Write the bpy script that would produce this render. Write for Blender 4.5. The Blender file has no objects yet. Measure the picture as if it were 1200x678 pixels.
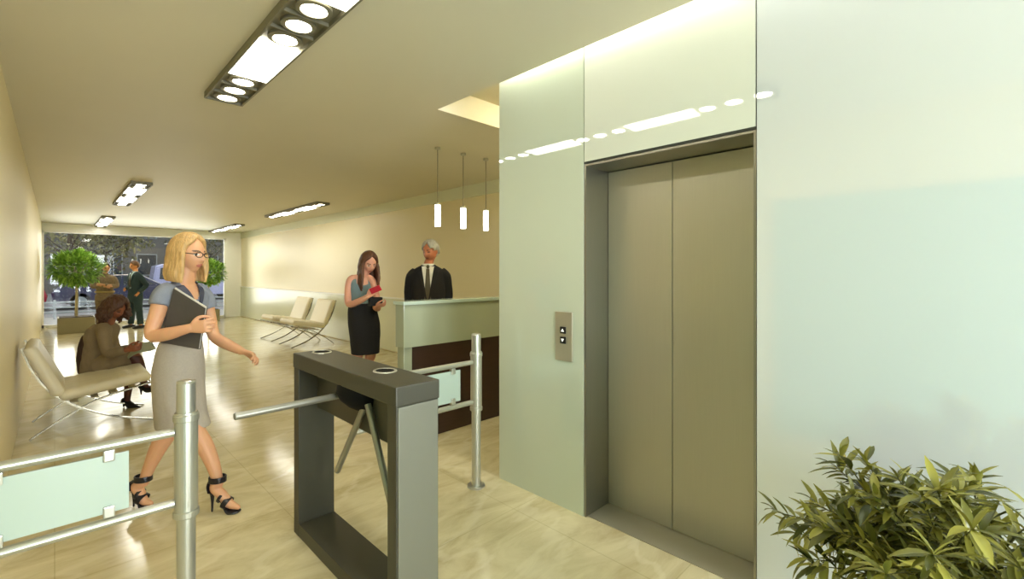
import bpy, bmesh, math, random
from mathutils import Vector, Matrix, noise
from mathutils.bvhtree import BVHTree
PI = math.pi
SC = bpy.context.scene
COL = SC.collection
V = Vector
# ------------------------------------------------------------------ camera
CAMZ = 1.45; FL = 540.0; HY = 319.0
SN = 536/math.hypot(536, 540); CS = 540/math.hypot(536, 540)
RT = V((CS, -SN, 0)); FW = V((SN, CS, 0))
def P(px, py, d):                     # point seen at (px, py) at depth d
    return V((0, 0, CAMZ)) + FW*d + RT*((px-600)/FL*d) + V((0, 0, -(py-HY)/FL*d))
cam_d = bpy.data.cameras.new('camera'); cam = bpy.data.objects.new('camera', cam_d); COL.objects.link(cam)
cam.location = (0, 0, CAMZ)
cam.rotation_euler = (PI/2, 0, -math.atan2(SN, CS))
cam_d.sensor_width = 36; cam_d.lens = 36*FL/1200; cam_d.shift_y = (HY-339)/1200
cam_d.clip_start = .02; cam_d.clip_end = 300
SC.camera = cam

# ------------------------------------------------------------------ materials
def srgb(c):
    return tuple(((x/255)/12.92 if x/255 <= .04045 else ((x/255+.055)/1.055)**2.4) for x in c)+(1,)
def newmat(name):
    m = bpy.data.materials.new(name); m.use_nodes = True
    return m, m.node_tree, m.node_tree.nodes['Principled BSDF']
def setp(b, **k):
    for n, v in k.items():
        n = {'rough': 'Roughness', 'metal': 'Metallic', 'ior': 'IOR', 'coat': 'Coat Weight', 'coat_rough': 'Coat Roughness',
             'sheen': 'Sheen Weight', 'sss': 'Subsurface Weight', 'trans': 'Transmission Weight', 'spec': 'Specular IOR Level',
             'aniso': 'Anisotropic', 'alpha': 'Alpha', 'coat_ior': 'Coat IOR'}[n]
        b.inputs[n].default_value = v
def mat(name, c, noise_scale=8, amt=.06, bump=0, bump_scale=60, stretch=None, **k):
    m, nt, b = newmat(name)
    setp(b, **k)
    tc = nt.nodes.new('ShaderNodeTexCoord'); mp = nt.nodes.new('ShaderNodeMapping')
    nt.links.new(tc.outputs['Object'], mp.inputs[0])
    if stretch: mp.inputs['Scale'].default_value = stretch
    nz = nt.nodes.new('ShaderNodeTexNoise'); nz.inputs['Scale'].default_value = noise_scale; nz.inputs['Detail'].default_value = 5
    nt.links.new(mp.outputs[0], nz.inputs['Vector'])
    mx = nt.nodes.new('ShaderNodeMix'); mx.data_type = 'RGBA'
    a = srgb(c); lo = tuple(x*(1-amt) for x in a[:3])+(1,); hi = tuple(min(1, x*(1+amt)) for x in a[:3])+(1,)
    mx.inputs[6].default_value = lo; mx.inputs[7].default_value = hi
    nt.links.new(nz.outputs['Fac'], mx.inputs[0]); nt.links.new(mx.outputs[2], b.inputs['Base Color'])
    if bump:
        n2 = nt.nodes.new('ShaderNodeTexNoise'); n2.inputs['Scale'].default_value = bump_scale; n2.inputs['Detail'].default_value = 4
        nt.links.new(mp.outputs[0], n2.inputs['Vector'])
        bp = nt.nodes.new('ShaderNodeBump'); bp.inputs['Strength'].default_value = bump; bp.inputs['Distance'].default_value = .01
        nt.links.new(n2.outputs['Fac'], bp.inputs['Height']); nt.links.new(bp.outputs[0], b.inputs['Normal'])
    return m
def emit(name, c, s):
    m, nt, b = newmat(name)
    b.inputs['Base Color'].default_value = srgb(c); b.inputs['Emission Color'].default_value = srgb(c); b.inputs['Emission Strength'].default_value = s
    return m
M = {}
M['ceiling'] = mat('ceiling_paint', (214, 208, 186), 1.5, .03, rough=.55)
M['cream'] = mat('cream_wall_paint', (234, 222, 182), 1.2, .02, rough=.5, spec=.25)
M['cream_glass'] = mat('cream_back_painted_glass', (238, 228, 192), 1.2, .02, rough=.36, spec=.3)
M['white_wall'] = mat('white_wall_paint', (243, 242, 236), 1.2, .02, rough=.4)
M['fascia'] = mat('sage_counter_glass', (162, 172, 150), 1.2, .02, rough=.06, ior=1.8)
M['dado'] = mat('pale_green_wall_glass', (226, 230, 208), 1.2, .02, rough=.22, ior=1.45)
M['green_glass'] = mat('green_white_back_painted_glass', (204, 213, 196), 1.0, .02, rough=.03, ior=1.9)
M['green_glass_lit'] = mat('light_washed_green_glass', (224, 228, 216), 1.0, .02, rough=.03, ior=1.9)  # paler copy of the green glass, cove light wash put into its colour
M['white_glass'] = mat('white_back_painted_glass', (216, 222, 225), 1.0, .02, rough=.02, ior=2.6)
M['green_panel'] = mat('frosted_green_glass', (150, 188, 168), 1.0, .03, rough=.3)
M['joint'] = mat('dark_joint', (50, 52, 44), 5, .05, rough=.6)
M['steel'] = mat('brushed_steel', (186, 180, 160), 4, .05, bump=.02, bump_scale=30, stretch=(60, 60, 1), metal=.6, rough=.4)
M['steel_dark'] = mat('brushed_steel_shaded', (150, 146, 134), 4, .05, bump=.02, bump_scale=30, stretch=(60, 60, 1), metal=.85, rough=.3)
M['post'] = mat('satin_steel_tube', (196, 196, 184), 6, .04, metal=.75, rough=.3)
M['cabinet'] = mat('olive_grey_metal', (74, 72, 60), 6, .04, bump=.02, bump_scale=200, metal=.2, rough=.42)
M['end_plate'] = mat('grey_end_plate', (136, 136, 122), 6, .04, bump=.02, bump_scale=60, metal=.5, rough=.4)
M['arm'] = mat('arm_steel', (156, 154, 142), 6, .04, metal=.6, rough=.32)
M['black'] = mat('black_plastic', (24, 23, 22), 6, .1, rough=.35)
M['hub'] = mat('matt_black_casting', (14, 14, 14), 6, .1, rough=.7, spec=.2)
M['chrome'] = mat('polished_steel_bar', (150, 145, 125), 6, .04, metal=.9, rough=.22)
M['leather'] = mat('cream_leather', (232, 224, 198), 10, .04, bump=.1, bump_scale=120, rough=.45)
M['wood'] = mat('dark_wenge', (52, 34, 26), 5, .35, bump=.05, bump_scale=40, stretch=(1, 12, 12), rough=.35)
M['fixture'] = mat('dark_grey_metal', (128, 124, 104), 6, .1, metal=.3, rough=.5)
M['lamp'] = emit('lamp_glow', (255, 251, 236), 34)
M['diff'] = emit('diffuser_glow', (254, 252, 240), 12)
M['tube'] = emit('pendant_glow', (255, 253, 235), 9)
M['led'] = emit('cove_led', (255, 250, 225), 26)
M['led2'] = emit('cove_led_long', (255, 254, 248), 100)
M['cord'] = mat('grey_cord', (110, 104, 84), 6, .1, rough=.5)
M['panel_frost'] = mat('frosted_pale_glass', (186, 204, 192), 2, .03, rough=.18, ior=1.5, coat=.3)
M['planter'] = mat('taupe_planter', (140, 132, 96), 10, .06, rough=.5)
M['soil'] = mat('soil', (60, 46, 32), 40, .3, bump=.5, rough=.9)
M['bark'] = mat('pale_bark', (188, 176, 140), 20, .15, rough=.7)
M['bark_dark'] = mat('dark_bark', (84, 72, 58), 20, .2, rough=.8)
M['stem'] = mat('green_stem', (86, 84, 40), 20, .2, rough=.6)
M['pave'] = mat('pavement', (150, 148, 142), 3, .1, rough=.8)
M['road'] = mat('asphalt', (118, 118, 120), 3, .1, rough=.8)
M['concrete'] = mat('grey_facade', (104, 102, 98), 2, .12, rough=.8)
M['win_dark'] = mat('dark_window', (52, 58, 64), 2, .1, rough=.1)
M['tyre'] = mat('tyre_rubber', (28, 28, 28), 8, .1, rough=.8)
M['car_blue'] = mat('dark_blue_car_paint', (48, 50, 82), 3, .05, rough=.2, coat=.5)
M['car_grey'] = mat('slate_car_paint', (60, 62, 84), 3, .05, rough=.2, coat=.5)
M['car_red'] = mat('red_car_paint', (165, 32, 62), 3, .05, rough=.2, coat=.5)
M['car_white'] = mat('pale_blue_van_paint', (176, 178, 214), 3, .05, rough=.25, coat=.5)
M['rail_grey'] = mat('galvanised_rail', (150, 158, 160), 3, .1, rough=.5)

def leafmat(name, c1, c2, rough=.4, trans=0.0):
    m, nt, b = newmat(name); setp(b, rough=rough)
    g = nt.nodes.new('ShaderNodeNewGeometry'); r = nt.nodes.new('ShaderNodeMix'); r.data_type = 'RGBA'
    r.inputs[6].default_value = srgb(c1); r.inputs[7].default_value = srgb(c2)
    nt.links.new(g.outputs['Random Per Island'], r.inputs[0]); nt.links.new(r.outputs[2], b.inputs['Base Color'])
    if trans:
        t = nt.nodes.new('ShaderNodeBsdfTranslucent'); nt.links.new(r.outputs[2], t.inputs[0])
        s = nt.nodes.new('ShaderNodeMixShader'); s.inputs[0].default_value = trans
        nt.links.new(b.outputs[0], s.inputs[1]); nt.links.new(t.outputs[0], s.inputs[2])
        nt.links.new(s.outputs[0], nt.nodes['Material Output'].inputs[0])
    return m
M['leaf_bush'] = leafmat('olive_leaf', (60, 68, 24), (172, 166, 74), .3, .1)
M['leaf_top'] = leafmat('bright_green_leaf', (96, 142, 44), (176, 214, 100), .4, .3)
M['leaf_far'] = leafmat('street_tree_leaf', (98, 104, 60), (156, 150, 104), .6, .2)
M['leaf_far2'] = leafmat('dark_tree_leaf', (70, 76, 56), (124, 122, 90), .6, .2)

def floor_mat():
    m, nt, b = newmat('cream_marble')
    setp(b, rough=.14, ior=1.38)
    L = nt.links.new; N = nt.nodes.new
    tc = N('ShaderNodeTexCoord'); mp = N('ShaderNodeMapping'); mp.inputs['Rotation'].default_value = (0, 0, .35)
    mp.inputs['Scale'].default_value = (1.0, 2.6, 1); L(tc.outputs['Object'], mp.inputs[0])
    n1 = N('ShaderNodeTexNoise'); n1.inputs['Scale'].default_value = 1.7; n1.inputs['Detail'].default_value = 9; n1.inputs['Roughness'].default_value = .62; n1.inputs['Distortion'].default_value = 1.4
    L(mp.outputs[0], n1.inputs['Vector'])
    r = N('ShaderNodeValToRGB'); L(n1.outputs['Fac'], r.inputs[0])
    r.color_ramp.elements[0].position = .33; r.color_ramp.elements[0].color = srgb((194, 179, 138))
    r.color_ramp.elements[1].position = .62; r.color_ramp.elements[1].color = srgb((222, 211, 172))
    e = r.color_ramp.elements.new(.47); e.color = srgb((210, 198, 158))
    w = N('ShaderNodeTexWave'); w.inputs['Scale'].default_value = .55; w.inputs['Distortion'].default_value = 9; w.inputs['Detail'].default_value = 5; w.inputs['Detail Scale'].default_value = 1.6
    L(mp.outputs[0], w.inputs['Vector'])
    r2 = N('ShaderNodeValToRGB'); L(w.outputs['Fac'], r2.inputs[0])
    r2.color_ramp.elements[0].position = .90; r2.color_ramp.elements[0].color = (0, 0, 0, 1)
    r2.color_ramp.elements[1].position = 1; r2.color_ramp.elements[1].color = (.3, .3, .3, 1)
    mx = N('ShaderNodeMix'); mx.data_type = 'RGBA'; L(r2.outputs[0], mx.inputs[0]); L(r.outputs[0], mx.inputs[6]); mx.inputs[7].default_value = srgb((238, 230, 200))
    br = N('ShaderNodeTexBrick'); br.inputs['Scale'].default_value = 1; br.offset = 0
    br.inputs['Brick Width'].default_value = 1.0; br.inputs['Row Height'].default_value = 1.0; br.inputs['Mortar Size'].default_value = .003
    br.inputs['Color1'].default_value = (1, 1, 1, 1); br.inputs['Color2'].default_value = (.94, .94, .93, 1); br.inputs['Mortar'].default_value = (.72, .7, .64, 1)
    L(tc.outputs['Object'], br.inputs['Vector'])
    m2 = N('ShaderNodeMix'); m2.data_type = 'RGBA'; m2.blend_type = 'MULTIPLY'; m2.inputs[0].default_value = .6
    L(mx.outputs[2], m2.inputs[6]); L(br.outputs['Color'], m2.inputs[7]); L(m2.outputs[2], b.inputs['Base Color'])
    return m
M['floor'] = floor_mat()
def pane_mat():
    m, nt, b = newmat('clear_pane')
    t = nt.nodes.new('ShaderNodeBsdfTransparent'); t.inputs[0].default_value = (.93, .95, .95, 1)
    g = nt.nodes.new('ShaderNodeBsdfGlossy'); g.inputs['Roughness'].default_value = .01
    f = nt.nodes.new('ShaderNodeFresnel'); f.inputs[0].default_value = 1.45
    s = nt.nodes.new('ShaderNodeMixShader'); nt.links.new(f.outputs[0], s.inputs[0]); nt.links.new(t.outputs[0], s.inputs[1]); nt.links.new(g.outputs[0], s.inputs[2])
    nt.links.new(s.outputs[0], nt.nodes['Material Output'].inputs[0])
    return m
M['pane'] = pane_mat()
def skinmat(name):
    m, nt, b = newmat(name); setp(b, rough=.5, sss=.08)
    b.inputs['Subsurface Radius'].default_value = (.02, .008, .004)
    a = nt.nodes.new('ShaderNodeAttribute'); a.attribute_name = 'tint'
    n = nt.nodes.new('ShaderNodeTexNoise'); n.inputs['Scale'].default_value = 30
    x = nt.nodes.new('ShaderNodeMix'); x.data_type = 'RGBA'; x.blend_type = 'MULTIPLY'; x.inputs[0].default_value = .12
    nt.links.new(a.outputs['Color'], x.inputs[6]); nt.links.new(n.outputs['Color'], x.inputs[7]); nt.links.new(x.outputs[2], b.inputs['Base Color'])
    return m
M['skin'] = skinmat('skin')
def cloth(name, c, sc=90, amt=.12, **k):
    k.setdefault('rough', .85)
    return mat(name, c, sc, amt, bump=.15, bump_scale=300, **k)
def hairmat(name, c):
    return mat(name, c, 30, .45, bump=.5, bump_scale=60, stretch=(3, 3, .4), rough=.42)

# ------------------------------------------------------------------ object helpers
def tag(o, label, cat, group=None):
    o['label'] = label; o['category'] = cat
    if group: o['group'] = group
    return o
def empty(name, loc):
    o = bpy.data.objects.new(name, None); o.empty_display_size = .1; COL.objects.link(o); o.location = loc; return o
def wloc(o):
    p = V((0, 0, 0))
    while o: p += V(o.location); o = o.parent
    return p
def link(name, me, m, parent=None, smooth=False, origin=None):
    """me in world coordinates; origin at its base unless given (unrotated parents only)"""
    if isinstance(me, bmesh.types.BMesh):
        bm = me; me = bpy.data.meshes.new(name); bm.to_mesh(me); bm.free()
    me.name = name
    xs = [v.co for v in me.vertices]
    if origin is None:
        lo = V([min(c[i] for c in xs) for i in range(3)]); hi = V([max(c[i] for c in xs) for i in range(3)])
        origin = V(((lo.x+hi.x)/2, (lo.y+hi.y)/2, lo.z))
    origin = V(origin)
    me.transform(Matrix.Translation(-origin))
    o = bpy.data.objects.new(name, me); COL.objects.link(o)
    o.location = origin - (wloc(parent) if parent else V((0, 0, 0)))
    if parent: o.parent = parent
    if m:
        me.materials.clear()
        for q in (m if isinstance(m, (list, tuple)) else [m]): me.materials.append(q)
    if smooth:
        for p in me.polygons: p.use_smooth = True
    return o
def struct(name, me, m, parent=None, **k):
    o = link(name, me, m, parent, **k)
    if not parent: o['kind'] = 'structure'
    return o
def BM(): return bmesh.new()
def box(bm, x0, y0, z0, x1, y1, z1, bev=0, seg=2):
    vs = [bm.verts.new((x, y, z)) for z in (z0, z1) for x, y in ((x0, y0), (x1, y0), (x1, y1), (x0, y1))]
    fs = [bm.faces.new([vs[i] for i in q]) for q in ((3, 2, 1, 0), (4, 5, 6, 7), (0, 1, 5, 4), (1, 2, 6, 5), (2, 3, 7, 6), (3, 0, 4, 7))]
    if bev:
        es = list({e for f in fs for e in f.edges})
        bmesh.ops.bevel(bm, geom=es, offset=bev, segments=seg, affect='EDGES', profile=.6)
    return bm
def bx(*a, **k): return box(BM(), *a, **k)
def frames(pts):
    n = len(pts); T = []
    for i in range(n):
        t = pts[min(i+1, n-1)]-pts[max(i-1, 0)]
        T.append(t.normalized() if t.length > 1e-9 else V((0, 0, 1)))
    ref = V((0, 0, 1)) if abs(T[0].z) < .9 else V((1, 0, 0))
    A = [(ref - T[0]*ref.dot(T[0])).normalized()]
    for i in range(1, n):
        a = A[-1]-T[i]*A[-1].dot(T[i]); A.append(a.normalized())
    return T, A
def catmull(P4, t):
    a, b, c, d = P4
    return ((b*2)+(c-a)*t+(a*2-b*5+c*4-d)*t*t+(b*3-a-c*3+d)*t*t*t)*.5
def resample(vals, sub):
    out = []; n = len(vals)
    if n < 3 or sub < 2: return list(vals)
    for i in range(n-1):
        q = (vals[max(i-1, 0)], vals[i], vals[i+1], vals[min(i+2, n-1)])
        for s in range(sub): out.append(catmull(q, s/sub))
    out.append(vals[-1]); return out
def rings(bm, R, caps=True):
    prev = None; first = None
    for r in R:
        cur = [bm.verts.new(p) for p in r]
        if prev:
            n = len(cur)
            for i in range(n): bm.faces.new((prev[i], prev[(i+1) % n], cur[(i+1) % n], cur[i]))
        else: first = cur
        prev = cur
    if caps: bm.faces.new(first[::-1]); bm.faces.new(prev)
def tube(bm, pts, rad, seg=12, sub=1, flat=None, round_ends=False):
    """pts Vectors, rad list or float; flat=(axis Vector, ratio): thickness along axis scaled by ratio"""
    pts = [V(p) for p in pts]
    rad = [rad]*len(pts) if not isinstance(rad, (list, tuple)) else list(rad)
    if sub > 1: pts = resample(pts, sub); rad = resample(rad, sub)
    if round_ends:
        def cap(p, q, r):
            t = (p-q).normalized()
            return [(p+t*r*math.sin(a), r*math.cos(a)) for a in (.5, 1.0, 1.4)]
        e0 = cap(pts[0], pts[1], rad[0])[::-1]; e1 = cap(pts[-1], pts[-2], rad[-1])
        pts = [a for a, _ in e0]+pts+[a for a, _ in e1]; rad = [b for _, b in e0]+rad+[b for _, b in e1]
    T, A = frames(pts); R = []
    for p, r, t, a in zip(pts, rad, T, A):
        b = t.cross(a); ring = []
        for i in range(seg):
            w = 2*PI*i/seg; o = a*math.cos(w)*r+b*math.sin(w)*r
            if flat: ax = flat[0]; o -= ax*o.dot(ax)*(1-flat[1])
            ring.append(p+o)
        R.append(ring)
    rings(bm, R); return bm
def tb(*a, **k): return tube(BM(), *a, **k)
def loft(bm, secs, seg=28, sub=4, power=2.3, dome=True):
    """secs: (centre, A half axis vec, B half axis vec)"""
    C = resample([s[0] for s in secs], sub); A = resample([s[1] for s in secs], sub); B = resample([s[2] for s in secs], sub)
    R = []
    def ring(c, a, b, k=1):
        out = []
        for i in range(seg):
            w = 2*PI*i/seg; x = math.cos(w); y = math.sin(w)
            x = math.copysign(abs(x)**(2/power), x); y = math.copysign(abs(y)**(2/power), y)
            out.append(c+a*x*k+b*y*k)
        return out
    if dome:
        t = (C[0]-C[1]).normalized(); r = min(A[0].length, B[0].length)
        for k, h in ((.35, .34), (.7, .26), (.92, .12)): R.append(ring(C[0]+t*r*h, A[0], B[0], k))
    for c, a, b in zip(C, A, B): R.append(ring(c, a, b))
    if dome:
        t = (C[-1]-C[-2]).normalized(); r = min(A[-1].length, B[-1].length)
        for k, h in ((.92, .12), (.7, .26), (.35, .34)): R.append(ring(C[-1]+t*r*h, A[-1], B[-1], k))
    rings(bm, R); return bm
def ellipsoid(bm, c, r, rot=None, seg=20):
    m = Matrix.Translation(V(c)) @ (rot.to_4x4() if rot else Matrix()) @ Matrix.Diagonal((r[0], r[1], r[2], 1))
    bmesh.ops.create_uvsphere(bm, u_segments=seg, v_segments=max(6, seg//2), radius=1, matrix=m)
def disc(bm, c, r, h, axis='Z', seg=32, r2=None):
    rot = {'Z': Matrix(), 'X': Matrix.Rotation(PI/2, 4, 'Y'), 'Y': Matrix.Rotation(PI/2, 4, 'X')}[axis]
    bmesh.ops.create_cone(bm, cap_ends=True, segments=seg, radius1=r, radius2=r if r2 is None else r2, depth=h, matrix=Matrix.Translation(V(c)) @ rot)
    return bm
def remesh(bm, voxel, smooth=4, factor=.5, wrinkle=0, wscale=18, seed=0):
    bmesh.ops.recalc_face_normals(bm, faces=bm.faces)
    me = bpy.data.meshes.new('tmp'); bm.to_mesh(me); bm.free()
    o = bpy.data.objects.new('tmp', me); COL.objects.link(o)
    r = o.modifiers.new('r', 'REMESH'); r.mode = 'VOXEL'; r.voxel_size = voxel; r.adaptivity = 0
    if smooth:
        s = o.modifiers.new('s', 'SMOOTH'); s.factor = factor; s.iterations = smooth
    dg = bpy.context.evaluated_depsgraph_get(); dg.update()
    out = bpy.data.meshes.new_from_object(o.evaluated_get(dg))
    bpy.data.objects.remove(o); bpy.data.meshes.remove(me)
    if wrinkle:
        for v, n in [(v, v.normal.copy()) for v in out.vertices]:
            p = V((v.co.x*wscale+seed, v.co.y*wscale, v.co.z*wscale*.6))
            v.co += n*(noise.noise(p)*wrinkle+noise.noise(p*2.3)*wrinkle*.4)
    return out
def copy_tree(o, parent=None, **k):
    c = o.copy(); COL.objects.link(c); c.parent = parent
    for ch in list(o.children): copy_tree(ch, c)
    return c
# ------------------------------------------------------------------ the room
XL = -.24; XR = 4.4; XE = 2.23; YB = 17.2; YF = -3.0; ZC = 2.75; YC = 2.374   # left wall, right wall, lift wall, window, front, ceiling, lift-block corner
PIT = 2.95; YP = 3.03; EX = 2.17
struct('floor', bx(XL-.2, YF-.2, -.1, XR+.2, YB+.2, 0), M['floor'], origin=(0, 0, 0))
bm = BM()
box(bm, XL-.2, YF, ZC, EX, YB, ZC+.35); box(bm, EX, YP, ZC, XR+.2, YB, ZC+.35)
bmesh.ops.recalc_face_normals(bm, faces=bm.faces)
struct('ceiling', bm, M['ceiling'], origin=(0, 0, ZC))
struct('ceiling_recess', bx(EX, YF, PIT, XR+.2, YP, PIT+.15), M['ceiling'])
struct('wall_left', bx(XL-.2, YF, 0, XL, YB, ZC), M['cream'])
struct('wall_right', bx(XR, YC, 0, XR+.2, YB, PIT), M['cream_glass'])
struct('trim_1', bx(XR-.03, YP, 0.02, XR, YB, .97), M['dado'])
struct('trim_2', bx(XR-.045, YP, .97, XR, YB, .995), M['white_wall'])
struct('reflection_band', bx(XR-.02, YP, ZC-.18, XR, YB, ZC), M['dado'])  # added green strip, stands in for the band reflected along the wall top
# back wall around the street window
WX0 = XL+.0; WX1 = 4.0; WZ = 2.56
bm = BM(); box(bm, XL-.2, YB, WZ, XR+.2, YB+.2, ZC+.35); box(bm, WX1-.05, YB, 0, XR+.2, YB+.2, WZ)
struct('wall_back', bm, M['white_wall'])
wf = bx(WX0, YB+.02, 0.0, WX0+.04, YB+.1, WZ)
box(wf, WX1-.09, YB+.02, 0.0, WX1-.05, YB+.1, WZ); box(wf, WX0, YB+.02, WZ-.05, WX1-.05, YB+.1, WZ); box(wf, WX0, YB+.02, 0, WX1-.05, YB+.1, .06)
w = struct('window_1', wf, M['white_wall'])
struct('window_pane', bx(WX0+.04, YB+.05, .06, WX1-.09, YB+.06, WZ-.05), M['pane'], w)
# lift wall: glass-clad panels, opening for the lift doors
YA, YO = .6945, 1.641; DZ = 2.105; XD = 2.468
bm = BM(); g = .003
box(bm, XE, YO+g, 0, XE+.2, YC, PIT); struct('wall_lift', bm, M['green_glass'])
struct('wall_lift.001', bx(XE, YA+g, DZ, XE+.2, YO-g, PIT), M['green_glass_lit'])
struct('wall_lift.002', bx(XE, YF, 0, XE+.2, YA-g, PIT), M['white_glass'])
bm = BM(); box(bm, XE+.01, YO-g, DZ, XE+.18, YO+g, PIT); box(bm, XE+.01, YA-g, 0, XE+.18, YA+g, PIT)
box(bm, XE+.002, YA, DZ-.012, XE+.05, YO, DZ); struct('trim_4', bm, M['joint'])
bm = BM(); box(bm, XE+.2, YC-.05, 0, XR, YC, PIT); box(bm, XD+.1, YF, 0, XR, YC-.05, PIT); struct('wall_shaft', bm, M['cream'])
jb = BM()
box(jb, XE+.004, YO-.012, 0, XD+.05, YO-.0005, DZ-.014); box(jb, XE+.004, YA+.0005, 0, XD+.05, YA+.012, DZ-.014); box(jb, XE+.004, YA+.012, DZ-.026, XD+.05, YO-.012, DZ-.0145)
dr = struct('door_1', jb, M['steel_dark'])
YM = 1.205
struct('door_leaf', bx(XD, YM+.002, .004, XD+.04, YO-.014, DZ-.03, bev=.002), M['steel'], dr)
struct('door_leaf', bx(XD, YA+.014, .004, XD+.04, YM-.002, DZ-.03, bev=.002), M['steel'], dr)
struct('door_sill', bx(XE+.02, YA+.013, 0.001, XD-.002, YO-.013, .004), M['steel'], dr)
# front (street) end behind the camera: open glazed front
bm = BM(); box(bm, XL-.2, YF-.2, 2.5, XE+.2, YF, ZC+.35)
struct('wall_front', bm, M['white_wall'])
fr = BM()
for x in (XL, .95, XE-.06): box(fr, x, YF-.1, 0, x+.06, YF-.04, 2.5)
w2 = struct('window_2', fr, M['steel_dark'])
struct('window_pane', bx(XL+.06, YF-.08, 0.01, .95, YF-.07, 2.5), M['pane'], w2)
struct('window_pane', bx(1.01, YF-.08, 0.01, XE-.06, YF-.07, 2.5), M['pane'], w2)
# frosted panel on the left wall (seen mirrored in the white glass opposite)
struct('wall_left.001', bx(XL, -2.6, .01, XL+.02, 1.31, 2.1, bev=.003), M['green_panel'])

# cove lamp in the recess over the lift block
cv = bx(2.6, 2.44, PIT-.05, 4.3, 2.50, PIT-.01, bev=.004)
tag(link('cove_lamp', bx(EX+.008, -2.8, PIT-.02, EX+.028, YC-.05, PIT-.001, bev=.003), M['led2']), 'long thin cove lamp in the gap between ceiling edge and lift wall', 'lamp')
tag(link('cove_lamp', cv, M['led']), 'slim glowing strip lamp inside the ceiling recess beside the lift block', 'lamp')

# ------------------------------------------------------------------ lift call panel
cp = bx(XE-.012, 1.722, .907, XE, 1.852, 1.207, bev=.002)
cp = link('lift_call_panel', cp, M['steel']); tag(cp, 'brushed steel lift call panel with two square buttons on green glass wall', 'button panel')
M['black_btn'] = mat('black_button', (18, 18, 18), 5, .1, rough=.3)
M['btn_mark'] = emit('button_mark', (235, 235, 225), .8)
for zc, up in ((1.096, 1), (1.035, -1)):
    b = BM(); yc = 1.787; r = .0215
    box(b, XE-.02, yc-r, zc-r, XE-.0115, yc+r, zc+r, bev=.004)
    bo = link('button', b, M['black_btn'], cp)
    b = BM(); s = .011
    pts = [(-s, -s*.8*up), (s, -s*.8*up), (0, s*.9*up)]
    f = [b.verts.new((XE-.0225, yc+a, zc+c)) for a, c in pts]; h = [b.verts.new((XE-.0195, yc+a, zc+c)) for a, c in pts]
    b.faces.new(f); b.faces.new(h[::-1])
    for i in range(3): b.faces.new((f[i], f[(i+1) % 3], h[(i+1) % 3], h[i]))
    bmesh.ops.recalc_face_normals(b, faces=b.faces)
    link('button_arrow', b, M['btn_mark'], bo)

# ------------------------------------------------------------------ reception counter
CY = 3.37; CX = 2.07; CX1 = 4.05
ct = empty('reception_counter', (CX+.9, CY+.35, 0)); tag(ct, 'green glass clad reception counter with dark wood front below', 'reception desk')
link('side_panel', bx(CX+.02, CY+.03, 0, CX+.1, CY+.13, .815, bev=.003), M['fascia'], ct)
link('fascia', bx(CX, CY, .815, CX1, CY+.13, 1.175, bev=.003), M['fascia'], ct)
link('wood_front', bx(CX+.1, CY+.03, 0, CX1, CY+.07, .815, bev=.002), M['wood'], ct)
link('counter_top', bx(CX-.01, CY-.02, 1.175, CX1, CY+.15, 1.205, bev=.004), M['panel_frost'], ct)
link('work_surface', bx(2.62, CY+.131, .70, CX1, CY+.68, .74, bev=.004), M['dado'], ct)

# ------------------------------------------------------------------ pendants
pend = None
for i, (x, wd) in enumerate(((2.83, 'leftmost'), (3.17, 'middle'), (3.50, 'rightmost'))):
    if not pend:
        r = pend = empty('pendant_lamp', (x, 3.95, 1.93))
        link('lamp_shade', disc(BM(), (x, 3.95, 2.04), .029, .22), M['tube'], r, smooth=False)
        link('cap', disc(BM(), (x, 3.95, 2.16), .031, .02), M['post'], r)
        link('cord', tb([(x, 3.95, 2.165), (x, 3.95, ZC-.02)], .004, 6), M['cord'], r)
        link('ceiling_rose', disc(BM(), (x, 3.95, ZC-.012), .03, .022), M['post'], r)
    else:
        r = copy_tree(pend); r.location = (x, 3.95, 1.93)
    tag(r, 'glowing white tube pendant lamp over the counter, %s of the three' % wd, 'lamp', 'pendant lamps over the counter')

# ------------------------------------------------------------------ ceiling light strips
LW = .245; LM = .59
def strip(x, y0, first=[None]):
    if first[0] is None:
        r = first[0] = empty('ceiling_light', (x, y0, ZC))
        z0 = ZC-.045; h = BM(); t = .012; L = LM*5
        box(h, x, y0, z0, x+t, y0+L, ZC); box(h, x+LW-t, y0, z0, x+LW, y0+L, ZC); box(h, x+t, y0, z0, x+LW-t, y0+t, ZC); box(h, x+t, y0+L-t, z0, x+LW-t, y0+L, ZC)
        link('housing', h, M['fixture'], r)
        for k in range(5):
            a = y0+LM*k+(t if k == 0 else 0); b = y0+LM*(k+1)-(t if k == 4 else 0)
            if k % 2 == 1:
                link('diffuser', bx(x+t, a+.004, z0+.004, x+LW-t, b-.004, z0+.016), M['diff'], r)
            else:
                p = bx(x+t, a, z0+.022, x+LW-t, b, z0+.03)
                for q in range(1, 3):
                    yy = y0+LM*k+LM*q/3; box(p, x+t, yy-.006, z0+.004, x+LW-t, yy+.006, z0+.022)
                link('lamp_tray', p, M['fixture'], r)
                for q in range(3):
                    yy = y0+LM*k+LM*(q+.5)/3
                    rg = BM(); n = 28; R = []
                    for rr, zz in ((.084, z0+.022), (.084, z0+.006), (.062, z0+.002), (.058, z0+.022)):
                        R.append([V((x+LW/2+rr*math.cos(2*PI*i/n), yy+rr*math.sin(2*PI*i/n), zz)) for i in range(n)])
                    rings(rg, R, caps=False); bmesh.ops.recalc_face_normals(rg, faces=rg.faces)
                    lr = link('lamp_ring', rg, M['fixture'], r)
                    link('lamp', disc(BM(), (x+LW/2, yy, z0+.013), .056, .014), M['lamp'], lr)
        return r
    r = copy_tree(first[0]); r.location = (x, y0, ZC); return r
G = 'strip lights in the ceiling'
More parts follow.
